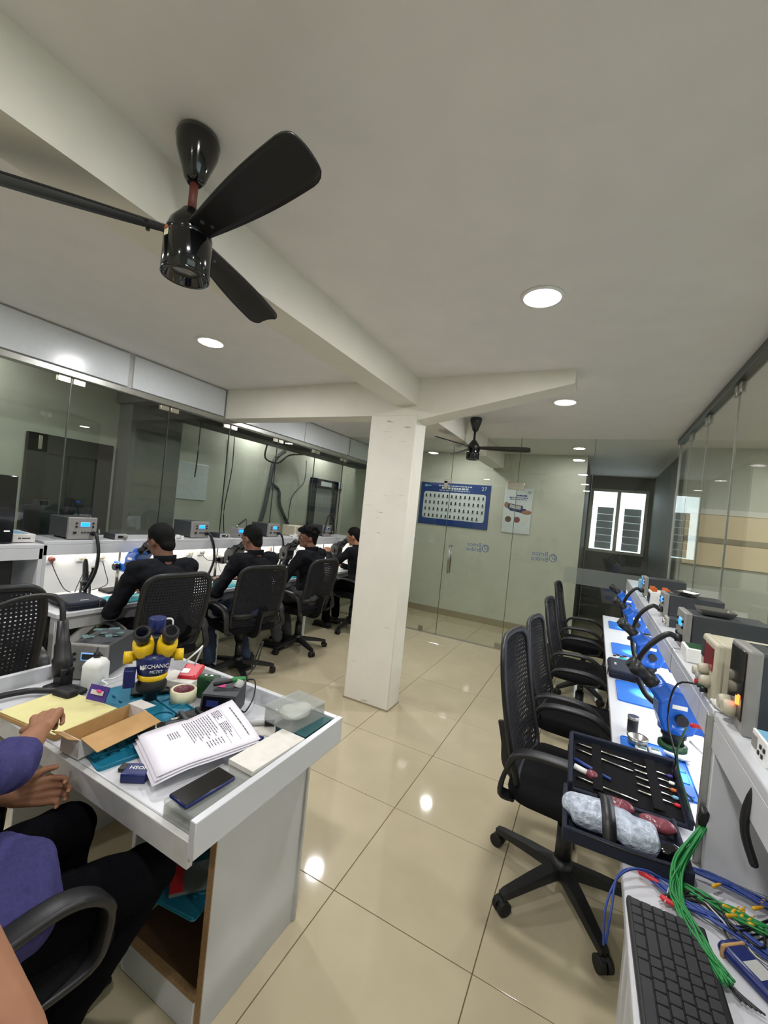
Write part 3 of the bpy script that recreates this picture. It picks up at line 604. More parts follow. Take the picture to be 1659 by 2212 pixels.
J2 = seated(.16, -.30, .10); J2.update(knL=(-.16,.33,.55), anL=(-.20,.20,.085), anR=(.08,.06,.085))
person('seated man in black and blue jeans, second along the left bench', (-2.78, 2.88, 0), H-.06, J2, ('skin2', 'shirtblack', 'jeans'), 0)
J3 = seated(.08, -.05, .75); J3.update(elL=(-.27,.10,.75), wrL=(-.14,.28,.80), anL=(-.12,.18,.085), anR=(.1,.2,.085))
person('seated man in black with thick curly hair and glasses, turned to profile', (-2.82, 3.72, 0), H+.12, J3, ('skin2', 'shirtblack', 'trgrey'), 1, True)
J4 = seated(.20, -.35, .15); J4.update(elL=(-.27,.18,.88), wrL=(-.16,.36,.98), hdL=(.3,.2,.3))
person('seated man in black half hidden behind the column, hand raised to a microscope', (-2.80, 4.78, 0), H+.05, J4, ('skin', 'shirtblack', 'trouser'), 0, True)
# the man in the violet shirt at the foreground table (face out of the picture)
JF = dict(hip=(0,-.10,.60), chest=(0,-.10,.88), neck=(0,-.12,1.10), head=(-.02,-.08,1.25), hpitch=-.4, hyaw=.3, shL=(-.19,-.11,1.04), shR=(.17,-.11,1.04),
    elL=(-.27,.07,.80), wrL=(-.215,.225,.69), hdL=(.09,.15,-.01), hnL=(.6,-.15,.1), curlL=(.45,.75,.6), thumbL=.3,
    elR=(.0,.12,.90), wrR=(-.195,.275,.866), hdR=(-.80,.55,.06), hnR=(.1,.25,-1), curlR=(1.15,1.4,.9), thumbR=1.2,
    knL=(-.11,.33,.58), anL=(-.11,.30,.085), knR=(.175,.40,.545), anR=(.09,.10,.085), sleeve=.18, vox=.0045)
def hem(sm): sm.ell((.05,.06,.67), (.185,.15,.075)).ell((.13,.06,.65), (.12,.13,.075)).ell((-.10,.04,.67), (.1,.12,.06))
person('seated man in a violet shirt reaching over the yellow sheet on the foreground table', (-1.19, .38, 0), 0, JF, ('skin', 'shirtviolet', 'trouser'), 0, False, extra=hem)
pa = thing('person', 'bare bent arm of someone standing at the lower left corner', 'person', (0, 0, 0))
am = MB(); am.cap((-.835,.265,.945), (-.68,.32,.77), .059, .049).cap((-.84,.255,.94), (-.88,.05,1.25), .056, .064)
am.cap((-.68,.32,.77), (-.62,.335,.66), .046, .030); hand_caps(am, (-.62,.335,.66), (.35,.1,-.9), (.6,.2,.2), 1)
solid(am, 'skin', 'arm', pa, .006, 3)
sl_ = MB().cap((-.868,.09,1.20), (-.88,.03,1.30), .078, .085); solid(sl_, 'shirtblack', 'sleeve', pa, .01, 3)
# ================================================================ DEVICES
def microscope(label, loc, rz, body, group, sc=1.0, ring_='rubber', plate=True, glow=0):
    t = thing('microscope', label, 'microscope', loc, rz, group); t.scale = (sc,)*3
    part('stand_base', MB().rbox((0,.19,.010), (.19,.13,.020), .008), 'rubber', t)
    part('pillar', MB().cyl((0,.20,.018), (0,.20,.30), .012, n=16), 'steel', t)
    fb = part('focus_block', MB().rbox((0,.155,.185), (.052,.13,.066), .01).rbox((0,.075,.185), (.034,.09,.036), .006), body, t)
    for s in (-1, 1): part('focus_knob', MB().lathe([(.024,0),(.026,.15),(.026,.85),(.022,1)], 20, (s*.028,.15,.185), (s*.062,.15,.185)), 'blackgloss', fb)
    part('arm_ring', MB().lathe([(.040,0),(.052,0),(.052,1),(.040,1),(.040,0)], 28, (0,0,.165), (0,0,.198), False), body, t)
    hd = part('head', MB().prism([(-.046,.168),(.046,.168),(.060,.205),(.060,.262),(.030,.305),(-.030,.318),(-.066,.285),(-.062,.215)], .096, MX.Translation((-.048,0,0)) @ MX(((0,0,1,0),(1,0,0,0),(0,1,0,0),(0,0,0,1)))), body, t)
    bv = hd.modifiers.new('soft_edges', 'BEVEL'); bv.width = .009; bv.segments = 2
    if plate:
        for s in (-1, 1): part('name_plate', MB().rbox((s*.0485,-.002,.262), (.002,.046,.015), .006), 'white', hd)
    d = V((0,-.80,.60)); b0 = V((0,-.035,.285))
    ph = part('prism_housing', MB().rbox(b0+d*.03, (.118,.062,.066), .014, RX(.64)), body, t)
    for s in (-1, 1):
        e0 = b0+d*.045+V((s*.031,0,0)); part('eyepiece', MB().lathe([(.024,0),(.024,.30),(.0205,.34),(.0205,.62),(.0235,.66),(.025,.86),(.021,1)], 20, e0, e0+d*.105), 'black', t)
        part('zoom_knob', MB().cyl((s*.047,.005,.222), (s*.066,.005,.222), .019, n=18), 'black', hd)
    ob = part('objective', MB().lathe([(.026,0),(.033,.1),(.033,.55),(.040,.65),(.040,1)], 24, (0,0,.098), (0,0,.168)), 'black', t)
    part('ring_light', MB().lathe([(.030,0),(.046,.0),(.046,.8),(.036,1)], 28, (0,0,.098), (0,0,.118), False), ring_, ob)
    if glow:
        l = bpy.data.lights.new('ring_glow', 'SPOT'); l.energy = glow; l.spot_size = 1.5; l.color = (.86, .93, 1); l.shadow_soft_size = .02
        o = bpy.data.objects.new('ring_glow', l); COL.objects.link(o); o.location = (0, 0, .095); o.parent = t
    return t
def station(label, loc, rz, group, w_=.165, h=.145, d=.25, bm='dkgrey', fm='grey', hose=None, tilt=.05, lcd='lcd'):
    t = thing('hot_air_station', label, 'rework station', loc, rz, group)
    part('body', MB().rbox((0, d/2+.02, h/2+.006), (w_-.008, d-.02, h-.012), .004, seg=1), bm, t)
    part('foot', MB().cyl((-.06,.05,0), (-.06,.05,.008), .008, n=10).cyl((.06,.05,0), (.06,.05,.008), .008, n=10).cyl((-.06,d-.03,0), (-.06,d-.03,.008), .008, n=10).cyl((.06,d-.03,0), (.06,d-.03,.008), .008, n=10), 'rubber', t)
    fp = part('front_panel', MB().rbox((0,.016,h/2+.004), (w_,.026,h), .006), fm, t)
    part('display_rim', MB().rbox((.012,.002,h*.70), (.062,.004,.034), .003), 'lcdrim', fp)
    part('display', MB().rbox((.012,-.0005,h*.70), (.052,.003,.024), .001), lcd, fp)
    for x, z in ((-.045,h*.76),(-.045,h*.60),(.064,h*.76),(.064,h*.60)): part('button', MB().cyl((x,.003,z), (x,-.003,z), .0065, n=12), 'black', fp)
    for k in range(3): part('button', MB().rbox((-.005+.02*k,.001,h*.34), (.013,.006,.008), .002), 'black', fp)
    part('power_switch', MB().rbox((-.052,.001,h*.33), (.022,.006,.016), .002), 'black', fp)
    part('hose_socket', MB().cyl((.062,.004,h*.30), (.062,-.02,h*.30), .016, n=16), 'black', fp)
    if hose: part('hose', MB().tube([(.062,-.015,h*.30)]+hose, .0115, 10, 6), 'cable', t)
    return t
SG = 'hot air rework stations'; MG = 'stereo microscopes on the benches'
# ---- left bench, on the shelf (z 1.185)
station('grey hot air station with blue display at the near end of the left shelf', (-3.235, 1.67, 1.185), H, SG, .185, .155, .26, hose=[(.065,-.05,.035),(.075,-.075,-.08),(.07,-.07,-.22),(.045,-.03,-.34),(.06,.03,-.36),(.09,.0,-.24),(.085,-.01,-.20)])
station('grey hot air station with blue display behind the second man on the left shelf', (-3.235, 2.66, 1.185), H, SG, .18, .15, .26, hose=[(.07,-.05,.03),(.10,-.07,-.06),(.12,-.07,-.2),(.09,-.04,-.36)])
station('grey hot air station with blue display left of the curly-haired man', (-3.25, 3.66, 1.185), H, SG, .18, .15, .26, hose=[(.07,-.05,.03),(.10,-.06,-.06),(.11,-.06,-.2),(.08,-.04,-.36)])
station('grey hot air station at the far end of the left shelf near the column', (-3.25, 4.72, 1.185), H, SG, .18, .15, .26, lcd='dkgrey', hose=[(.07,-.05,.06),(.02,-.06,.22),(-.06,-.04,.30),(-.13,-.04,.12),(-.16,-.05,.05)])
px = thing('power_supply', 'beige vented power supply box behind the curly-haired man', 'power supply', (-3.28, 4.18, 1.185), H)
part('casing', MB().rbox((0,.1,.065), (.24,.2,.13), .008), 'beige', px)
for k in range(8): part('vent_slot', MB().b2(-.09,.09,-.0015,.0005,.03+.011*k,.035+.011*k), 'grey', px)
def adapter(label, loc, rz, w_=.085, d=.15, h=.045):
    t = thing('soldering_controller', label, 'controller', loc, rz, 'small soldering controllers')
    part('casing', MB().rbox((0,d/2+.008,h/2), (w_,d,h), .004), 'dkgrey', t); f = part('front_panel', MB().rbox((0,.004,h/2), (w_,.012,h), .002), 'ltgrey', t)
    part('display', MB().b2(-.025,.012,-.004,-.001,.014,.032), 'black', f); part('knob', MB().cyl((.028,0,h/2), (.028,-.018,h/2), .013, n=16), 'chrome', f); return t
adapter('flat soldering controller with a round knob beside the first left station', (-3.20, 1.92, 1.185), H)
adapter('flat soldering controller between the second station and the blue-screened unit', (-3.22, 2.92, 1.185), H)
sx = thing('soldering_station', 'small grey soldering station with blue screen and iron on top, left shelf', 'soldering station', (-3.22, 3.14, 1.185), H)
part('casing', MB().rbox((0,.06,.05), (.085,.11,.10), .006), 'grey', sx); part('display', MB().b2(-.028,.028,.0,.004,.055,.085), 'lcd', sx)
part('button', MB().b2(-.03,-.012,.001,.005,.02,.032).b2(.012,.03,.001,.005,.02,.032), 'black', sx)
part('iron_holder', MB().cyl((-.02,.05,.10), (-.02,.05,.125), .012, n=12), 'steel', sx); part('iron', MB().cap((-.015,.05,.12), (.10,.06,.19), .007, .008), 'black', sx); part('cord', MB().tube([(.10,.06,.19),(.115,.06,.17),(.11,.05,.05),(.10,.04,.01)], .003, 6, 5), 'cable', sx)
for k, y in enumerate((2.38, 3.92)):
    qm = MB()
    for i in range(3): qm.rbox((-3.215+.0*i, y+.035*i, 1.195+.012*((i+k) % 2)), (.03,.028,.018+.008*i), .002, seg=1)
    tag(part('parts_block', qm, 'white'), ('small white block of chips behind the first man on the left shelf', 'small black and white block beside the third left station')[k], 'parts block')
# white box, tower and monitor on the front-left bench
wb = thing('phone_box', 'flat white phone box lying on the front left shelf', 'box', (-3.12, 1.288, 1.185), H-.04)
part('carton', MB().rbox((0,.14,.028), (.115,.26,.05), .003, seg=1), 'cardwhite', wb); part('sleeve_print', MB().b2(-.03,.03,.05,.22,.0535,.0545), 'gum', wb); part('print_mark', MB().b2(-.03,-.018,.0085,.0098,.024,.032), 'dkgrey', wb); part('print_mark', MB().b2(-.012,.03,.0085,.0098,.025,.031), 'dkgrey', wb)
pt = thing('computer_tower', 'tall black computer tower on the front left shelf', 'computer', (-3.09, 1.12, 1.185), H)
part('case', MB().rbox((0,.21,.205), (.19,.40,.40), .006), 'black', pt); part('front_bezel', MB().rbox((0,.008,.205), (.192,.02,.404), .006), 'blackgloss', pt); part('power_led', MB().b2(.05,.075,-.004,-.001,.075,.079), 'led', pt)
mo = thing('monitor', 'black monitor back standing under the front left shelf', 'monitor', (-3.18, 1.03, .75), H)
part('screen', MB().rbox((0,.0,.235), (.46,.03,.29), .01), 'black', mo); part('stand', MB().rbox((0,.02,.06), (.05,.02,.12), .004).rbox((0,.02,.006), (.2,.14,.012), .004), 'black', mo)
# ---- left desk
microscope('blue microscope used by the first man on the left bench', (-3.16, 2.03, .75), H, 'blue', MG, 1.12)
microscope('black microscope used by the second man on the left bench', (-3.16, 3.0, .75), H, 'black', MG, 1.12, plate=False)
microscope('black microscope in front of the curly-haired man', (-3.16, 3.80, .75), H-.1, 'black', MG, 1.12, plate=False)
microscope('black microscope half hidden by the column, far left bench', (-3.16, 4.84, .75), H, 'black', MG, 1.12, plate=False)
def toolcase(label, loc, rz, w_, d, h, mt='navycase'):
    t = thing('zip_case', label, 'case', loc, rz); part('shell', MB().rbox((0,0,h/2), (w_,d,h), .015), mt, t)
    part('zip', MB().sweep([(x,y,h*.55) for x, y in rrect(w_+.003, d+.003, .016, 4)], rect(.003,.004), closed=True), 'black', t)
    part('badge', MB().rbox((.0,-d*.3,h+.0005), (.05,.012,.002), .001), 'ltgrey', t); part('pull_tab', MB().rbox((w_*.3,-d/2-.004,h*.5), (.012,.004,.05), .002), 'steel', t); return t
toolcase('closed navy zip case on the near end of the left desk', (-3.12, 1.62, .75), H-.05, .235, .30, .052)
def mat_(label, loc, rz, w_, d, mt, group=None, n=4):
    t = thing('repair_mat', label, 'mat', loc, rz, group)
    part('sheet', MB().prism(rrect(w_, d, .018), .004), mt, t); part('rim', MB().sweep([(x,y,.005) for x, y in rrect(w_-.006, d-.006, .016)], rect(.004,.003), closed=True), mt, t)
    for k in range(n): part('groove_bar', MB().rbox((-w_/2+.02+(w_-.04)*(k+.5)/n, d/2-.03, .0055), ((w_-.04)/n-.012,.03,.004), .001, seg=1), mt, t)
    return t
mat_('cyan repair mat under the first man\'s blue microscope', (-3.10, 1.93, .75), H, .34, .24, 'cyanmat')
mat_('cyan repair mat at the second man\'s place', (-3.10, 2.90, .75), H, .34, .24, 'cyanmat')
mat_('cyan repair mat at the curly-haired man\'s place', (-3.10, 3.74, .75), H, .30, .24, 'cyanmat')
tn = thing('tin', 'small round metal tin beside the navy zip case', 'tin', (-3.0, 1.80, .75)); part('cup', MB().lathe([(.026,0),(.028,1),(.026,1),(.024,.1),(.001,.1)], 24, (0,0,0), (0,0,.022), False).cyl((0,0,0),(0,0,.002),.026,n=24), 'steel', tn); part('lip', MB().lathe([(.027,0),(.030,.5),(.027,1)], 24, (0,0,.020), (0,0,.024), False), 'steel', tn)
def gunstand(label, loc, rz, s=1.0):
    t = thing('hot_air_gun', label, 'hot air gun', loc, rz); t.scale = (s,)*3
    part('stand_plate', MB().rbox((0,0,.005), (.10,.09,.010), .004), 'black', t)
    for q in (-1, 1): part('stand_leg', MB().sweep([(q*.034,.0,.008),(q*.032,.0,.07),(q*.026,.0,.115)], rect(.008,.02), up=(0,1,0), smooth=False), 'dkgrey', t)
    part('cradle', MB().lathe([(.030,0),(.034,0),(.034,1),(.030,1),(.030,0)], 20, (0,.0,.105), (0,.012,.135), False), 'black', t)
    part('nozzle', MB().cyl((0,-.01,.035), (0,.0,.11), .011, .013, n=14), 'wood', t)
    g_ = part('handle', MB().lathe([(.020,0),(.026,.08),(.026,.18),(.021,.22),(.019,.75),(.016,.9),(.012,1)], 20, (0,0,.11), (.0,.035,.30)), 'black', t)
    part('hanger_ring', MB().tube([(.03+.03*math.cos(a)*1, .02+.03*math.sin(a)*.3, .15+.045*math.sin(a)) for a in [2*PI*i/8 for i in range(8)]], .004, 6, 3, True), 'steel', g_)
    return t
gunstand('hot air gun resting in its stand under the first left station', (-3.27, 1.74, .75), H, .95)
def plug(label, loc, drop, col='white', sw=0):
    t = thing('power_plug', label, 'plug', loc, 0, 'plugs on the lit back panels')
    part('socket_plate', MB().rbox((.004,0,0), (.008,.075,.065), .003, seg=1), 'lam', t)
    part('plug_body', MB().lathe([(.018,0),(.021,.3),(.019,.8),(.010,1)], 14, (.008,0,0), (.045,0,0)).cap((.03,0,-.005), (.03,0,-.03), .010, .007), col, t)
    part('cord', MB().tube([(.03,0,-.03)]+[(.03+a, b, c) for a, b, c in drop], .0032, 6, 5), 'cable' if col != 'white' else 'grey', t); return t
PX = -3.531
plug('brown round plug nearest the left end of the lit panel', (PX, 1.62, 1.012), [(.02,.03,-.12),(.03,.08,-.22),(.05,.12,-.25)], 'wood')
plug('pale plug above the first hot air gun', (PX, 1.83, 1.012), [(.02,.0,-.10),(.05,-.05,-.2),(.08,-.08,-.245)], 'beige')
plug('pale plug between the hot air gun and the blue microscope', (PX, 1.97, 1.012), [(.02,.02,-.12),(.04,.03,-.22),(.08,-.12,-.245),(.1,-.25,-.255)], 'beige')
plug('white plug left of the second station hose', (PX, 2.62, 1.012), [(.02,.0,-.12),(.02,.04,-.22),(.03,.1,-.25)])
plug('pale plug under the second left station', (PX, 2.80, 1.012), [(.01,.0,-.12),(.02,.0,-.22),(.02,.01,-.25)], 'beige')
plug('grey plug right of the second left station', (PX, 2.93, 1.012), [(.01,.02,-.06),(.03,.08,-.09),(.03,.2,-.05)], 'grey')
plug('white plug beside the second man', (PX, 3.12, 1.012), [(.01,.0,-.1),(.02,.03,-.2),(.03,.08,-.25)])
plug('orange-topped plug left of the curly-haired man', (PX, 3.95, 1.012), [(.01,.0,-.04),(.02,-.1,-.1),(.02,-.25,-.1)], 'orange')
plug('white plug right of the curly-haired man', (PX, 4.45, 1.012), [(.01,.0,-.1),(.02,.03,-.2),(.03,.08,-.25)])
# ================================================================ ON THE FOREGROUND TABLE (top z .75)
TZ = .7502
# the yellow and navy microscope, facing the camera
fm = thing('microscope', 'navy and yellow microscope with a camera tube on the foreground table', 'microscope', (-1.50, 1.075, TZ+.012), math.radians(55), MG); fm.scale = (.88, .88, .98)
part('stand_base', MB().rbox((0,.13,.006), (.16,.12,.012), .005), 'rubber', fm); part('pillar', MB().cyl((0,.15,.01), (0,.15,.24), .013, n=16), 'steel', fm)
part('focus_block', MB().rbox((0,.11,.15), (.05,.10,.06), .01), 'navy', fm)
part('objective', MB().lathe([(.028,0),(.028,.5),(.036,.55),(.036,1)], 24, (0,0,.012), (0,0,.075)), 'black', fm)
part('ring_light', MB().lathe([(.040,0),(.060,.06),(.062,.6),(.055,.8),(.055,1)], 32, (0,0,.052), (0,0,.098)), 'rubber', fm)
part('yellow_band', MB().lathe([(.056,0),(.060,.2),(.061,1)], 32, (0,0,.098), (0,0,.122)), 'yellow', fm)
hd = part('head', MB().lathe([(.061,0),(.066,.25),(.070,.7),(.064,1)], 32, (0,0,.122), (0,0,.205)), 'navy', fm)
RT = RX(PI/2)
text('lettering', 'MECHANIC', .022, 'white', hd, (.004,-.0715,.165), RT); text('lettering', 'MC75T', .016, 'white', hd, (.012,-.0705,.143), RT)
part('name_badge', MB().rbox((-.042,-.0585,.156), (.02,.002,.010), .001, RZ(-.65)), 'white', hd)
part('front_plate', MB().rbox((0,-.062,.140), (.020,.004,.03), .002), 'black', hd)
for s in (-1, 1):
    part('focus_knob', MB().lathe([(.014,0),(.014,.35),(.024,.36),(.024,1)], 20, (s*.062,.0,.185), (s*.118,.0,.185)), 'yellow', fm)
    ph = part('prism_housing', MB().lathe([(.028,0),(.038,.35),(.043,.75),(.040,1)], 24, (s*.034,-.005,.185), (s*.050,-.038,.258)), 'yellow', fm)
    e0 = V((s*.050,-.040,.255)); e1 = e0+V((s*.006,-.042,.052))
    ey = part('eyepiece', MB().lathe([(.026,0),(.026,.4),(.032,.5),(.034,.9),(.029,1)], 24, e0, e1), 'black', fm); part('lens', MB().cyl(e1, e1+(e1-e0)*.02, .022, n=20), 'lens', ey)
part('bridge', MB().rbox((0,-.010,.232), (.045,.05,.085), .012), 'black', fm)
part('camera_tube', MB().lathe([(.026,0),(.026,.25),(.034,.26),(.036,.95),(.033,1)], 28, (0,.025,.235), (0,.025,.335)), 'navy', fm)
part('camera_cable', MB().tube([(.03,.035,.325),(.06,.04,.32),(.062,.045,.27),(.045,.06,.21),(.04,.1,.15)], .004, 6, 5), 'white', fm)
part('side_box', MB().rbox((-.088,-.02,.112), (.045,.05,.07), .005), 'navy', fm)
# white bottle
bo = thing('bottle', 'white square plastic bottle with a black nozzle on the foreground table', 'bottle', (-1.80, 1.03, TZ), .55)
bm_ = MB(); prf = [(.94,0),(1,.05),(1,.72),(.97,.80),(.72,.93),(.30,1)]; rr = rrect(.078,.078,.014,3); n = len(rr)
bm_.add([(x*sc, y*sc, t_*.125) for sc, t_ in prf for x, y in rr], [(k*n+i, k*n+(i+1) % n, (k+1)*n+(i+1) % n, (k+1)*n+i) for k in range(5) for i in range(n)]+[tuple(reversed(range(n))), tuple(5*n+i for i in range(n))], True)
part('container', bm_, 'white', bo); part('nozzle_cap', MB().lathe([(.013,0),(.013,.45),(.006,.6),(.004,1)], 16, (0,0,.122), (0,0,.165)), 'black', bo)
# second hot air station lying behind, with chips on top
station('grey hot air station with scrap boards on top on the foreground table', (-1.885, 1.03, TZ), math.radians(32), SG, .165, .15, .25, lcd='dkgrey')
for k in range(9):
    a, b = random.uniform(-.045,.05), random.uniform(.06,.21); r_ = math.radians(32); c, s = math.cos(r_), math.sin(r_)
    tag(part('scrap_board', MB().rbox((0,0,.002), (random.uniform(.02,.05), random.uniform(.015,.03), .003), .001, seg=1), 'copper', None, (-1.885+a*c-b*s, 1.03+a*s+b*c, TZ+.1505+.0035*k), RZ(random.uniform(0, 3))), 'small scrap circuit board on the foreground hot air station', 'circuit board', 'scrap boards on the station')
# hot air gun with its thick hose
hg = thing('hot_air_gun', 'black hot air gun on its bracket at the left of the foreground table', 'hot air gun', (-1.86, .93, TZ), .2)
part('bracket', MB().rbox((.03,0,.012), (.16,.07,.024), .008).rbox((-.01,.02,.05), (.05,.05,.08), .008), 'black', hg)
part('handle', MB().lathe([(.034,0),(.036,.3),(.030,.34),(.028,.55),(.024,.6),(.018,1)], 20, (-.015,.02,.055), (-.055,.03,.27)), 'black', hg)
part('clip', MB().rbox((.085,-.04,.022), (.09,.05,.042), .014), 'rubber', hg)
part('hose', MB().tube([(-.055,.03,.265),(-.075,.035,.33),(-.12,.03,.36),(-.20,-.02,.35),(-.28,-.10,.30),(-.34,-.18,.22)], .011, 10, 6), 'cable', hg)
part('low_hose', MB().tube([(.07,-.03,.03),(.0,-.06,.025),(-.05,-.08,.02),(-.085,-.14,.02),(-.10,-.20,.018)], .011, 10, 6), 'cable', hg)
# yellow sheet on a tray
yt = thing('covered_board', 'yellow paper-covered board under the reaching hand', 'board', (-1.66, .84, TZ), .12)
part('board', MB().rbox((0,0,.008), (.30,.22,.016), .003, seg=1), 'card', yt); part('sheet', MB().rbox((0,0,.0185), (.296,.216,.003), .001, seg=1), 'yellowpaper', yt)
# open carton
ca = thing('open_carton', 'open white carton with brown inside, flap folded over, on the foreground table', 'box', (-1.385, .845, TZ+.006), math.radians(4))
for nm, b, mt in (('side_wall', (-.045,-.043,-.11,.11,0,.06), 'card'), ('side_wall', (.043,.045,-.11,.11,0,.06), 'cardwhite'), ('end_wall', (-.045,.045,-.112,-.110,0,.06), 'cardwhite'), ('end_wall', (-.045,.045,.110,.112,0,.06), 'cardwhite'), ('bottom', (-.045,.045,-.11,.11,0,.002), 'card')): part(nm, MB().b2(*b), mt, ca)
part('lining', MB().b2(-.0428,-.0418,-.109,.109,.002,.0602).b2(.0418,.0428,-.109,.109,.002,.0602), 'card', ca)
part('flap', MB().box((.082,0,.054), (.082,.215,.0018), RY(.20)), 'card', ca); part('flap', MB().box((0,-.128,.068), (.084,.035,.0018), RX(-.5)), 'card', ca)
part('flap', MB().box((-.012,.135,.058), (.08,.05,.0018), RX(-.1)), 'cardwhite', ca)
# teal silicone mats with slots
def slotmat(label, loc, rz, w_, d, mt='teal'):
    t = thing('silicone_mat', label, 'mat', loc, rz, 'teal silicone mats'); part('sheet', MB().prism(rrect(w_, d, .012), .005), mt, t)
    for k in range(6): part('divider', MB().rbox((-w_/2+w_*(k+.5)/6, d/2-.035, .008), (.004,.055,.007), .001, seg=1), mt, t)
    for k in range(7): part('divider', MB().rbox((-w_/2+.03+.05*k*(w_/.36), -d/2+.06, .008), (.018,.006,.007), .001, seg=1), mt, t)
    for yy, q in ((d/2-.066, .004), (-d/2+.004, .005), (d/2-.004, .005)): part('ridge', MB().rbox((0,yy,.008), (w_-.008,q,.007), .001, seg=1), mt, t)
    part('round_well', MB().lathe([(.036,0),(.040,0),(.040,1),(.036,1)], 24, (w_/2-.055,0,.004), (w_/2-.055,0,.010), False), mt, t); return t
slotmat('teal slotted mat under the navy and yellow microscope', (-1.52, 1.06, TZ), math.radians(-8), .42, .23)
slotmat('teal slotted mat sticking out under the open carton', (-1.285, .855, TZ), math.radians(78), .20, .14)
# purple card with pink window
pc = thing('purple_card', 'purple packet with a pink label leaning on the board', 'packet', (-1.64, .955, TZ+.012), math.radians(15)); part('card', MB().box((0,0,.03), (.085,.004,.062), RX(-.35)), 'purple', pc); part('label', MB().box((0,-.0035,.038), (.055,.002,.016), RX(-.35)), 'offwhite', pc); part('lamp_dot', MB().ell((.01,-.006,.046), (.012,.004,.006), n=12, m=8), 'pink', pc)
# tape roll
tp = thing('tape_roll', 'wide roll of cream masking tape on the foreground table', 'tape', (-1.435, 1.175, TZ+.001)); part('tape', MB().lathe([(.046,0),(.050,0),(.050,1),(.040,1),(.040,0),(.046,0)], 36, (0,0,0), (0,0,.048), False), 'sticker', tp); part('core', MB().lathe([(.0365,0),(.0398,0),(.0398,1),(.0365,1),(.0365,0)], 36, (0,0,.001), (0,0,.047), False), 'mauve', tp)
# green mini fan
gf_ = thing('fume_fan', 'small dark green square fan standing beside the tape roll', 'fan', (-1.375, 1.235, TZ), math.radians(28)); part('housing', MB().rbox((0,.02,.048), (.09,.042,.092), .012), 'green', gf_); part('grille', MB().lathe([(.036,0),(.038,.5),(.036,1)], 28, (0,-.003,.046), (0,.0,.046), False), 'green', gf_)
for k in range(5): part('grille_ring', MB().tube([(.007*(k+1)*math.cos(a), -.003, .046+.007*(k+1)*math.sin(a)) for a in [2*PI*i/12 for i in range(12)]], .0014, 5, 2, True), 'green', gf_)
part('button', MB().cyl((-.012,.015,.094), (-.012,.015,.096), .006, n=12).cyl((.012,.015,.094), (.012,.015,.096), .006, n=12), 'white', gf_)
# soldering station with iron
ss = thing('soldering_station', 'dark soldering station with a pink sticker and green-handled iron', 'soldering station', (-1.215, 1.145, TZ), math.radians(28))
cs = MB().add([(-.065,0,0),(.065,0,0),(.065,.15,0),(-.065,.15,0),(-.065,.025,.085),(.065,.025,.085),(.065,.15,.098),(-.065,.15,.098)], [(0,3,2,1),(4,5,6,7),(0,1,5,4),(1,2,6,5),(2,3,7,6),(3,0,4,7)])
part('casing', cs, 'dkgrey', ss); part('front_glass', MB().box((0,.011,.048), (.115,.003,.065), RX(-.29)), 'blackgloss', ss); part('display', MB().box((-.018,.008,.058), (.045,.003,.022), RX(-.29)), 'navy', ss)
part('sticker', MB().box((-.015,.09,.0935), (.03,.024,.001), RX(.1)), 'pink', ss); part('stand_cup', MB().lathe([(.018,0),(.022,1),(.019,1),(.016,.1)], 18, (.045,.10,.09), (.05,.11,.118), False), 'ltgrey', ss)
part('iron', MB().cap((-.035,.07,.105), (.03,.095,.118), .008, .009), 'black', ss); part('iron_grip', MB().cap((.03,.095,.118), (.065,.105,.122), .011, .010), 'gcable', ss)
part('cord', MB().tube([(.065,.105,.122),(.10,.13,.17),(.115,.15,.25),(.10,.19,.24),(.06,.22,.12)], .0025, 6, 6).tube([(.05,.16,.09),(.10,.14,.105),(.115,.09,.06),(.10,.05,.02),(.075,.08,.006)], .003, 6, 6), 'cable', ss)
# papers
pp = thing('paper_stack', 'stack of printed white invoice sheets lying across the foreground table', 'papers', (-1.095, .975, TZ+.058), math.radians(-21))
for k in range(3):
    vs = []; NX, NY = 8, 10; w_, d = .25, .31
    for j in range(NY+1):
        for i in range(NX+1):
            u, v = i/NX-.5, j/NY-.5; vs.append((u*w_+k*.004, v*d-k*.006, -.006*k+.060*max(0, v)*max(0,.7-u)-.05*max(0,-v-.15)**1.4*(1+.3*k)-.015*u*u))
    fs = [(j*(NX+1)+i, j*(NX+1)+i+1, (j+1)*(NX+1)+i+1, (j+1)*(NX+1)+i) for j in range(NY) for i in range(NX)]
    s_ = part('sheet', MB().add(vs, fs, True), 'paper', pp); sd = s_.modifiers.new('thickness', 'SOLIDIFY'); sd.thickness = .0006
    if k == 0:
        ik = MB(); rnd = random.Random(5)
        def zz(x, y): u, v = x/w_, y/d; return .060*max(0, v)*max(0,.7-u)-.05*max(0,-v-.15)**1.4-.015*u*u+.0006
        def ln(x0, x1, y, h):
            st = max(2, int(abs(x1-x0)/.02)+1)
            for q in range(st-1):
                a, b = x0+(x1-x0)*q/(st-1), x0+(x1-x0)*(q+1)/(st-1)
                ik.add([(a,y,zz(a,y)),(b,y,zz(b,y)),(b,y+h,zz(b,y+h)),(a,y+h,zz(a,y+h))], [(0,1,2,3)])
        def words(x0, x1, y, h):
            x = x0
            while x < x1: e = min(x1, x+rnd.uniform(.006,.018)); ln(x, e, y, h); x = e+.003
        words(-.085, .09, .128, .004); ln(-.10, .10, .10, .0007); ln(-.10, .10, .068, .0007)
        for q in range(5): words(-.10, -.055+.01*(q % 2), .092-.0055*q-.0, .0028)
        for q in range(5): words(-.02, .03+.02*(q % 3), .092-.0055*q, .0025)
        for q in range(12): words(-.10, .01+.015*(q % 3), .055-.0075*q, .0025)
        for q in range(6): words(.05, .085, .05-.009*q, .0025)
        for q in range(5): words(-.06, -.02, -.055-.007*q, .0025)
        part('printed_text', ik, 'ink', s_)
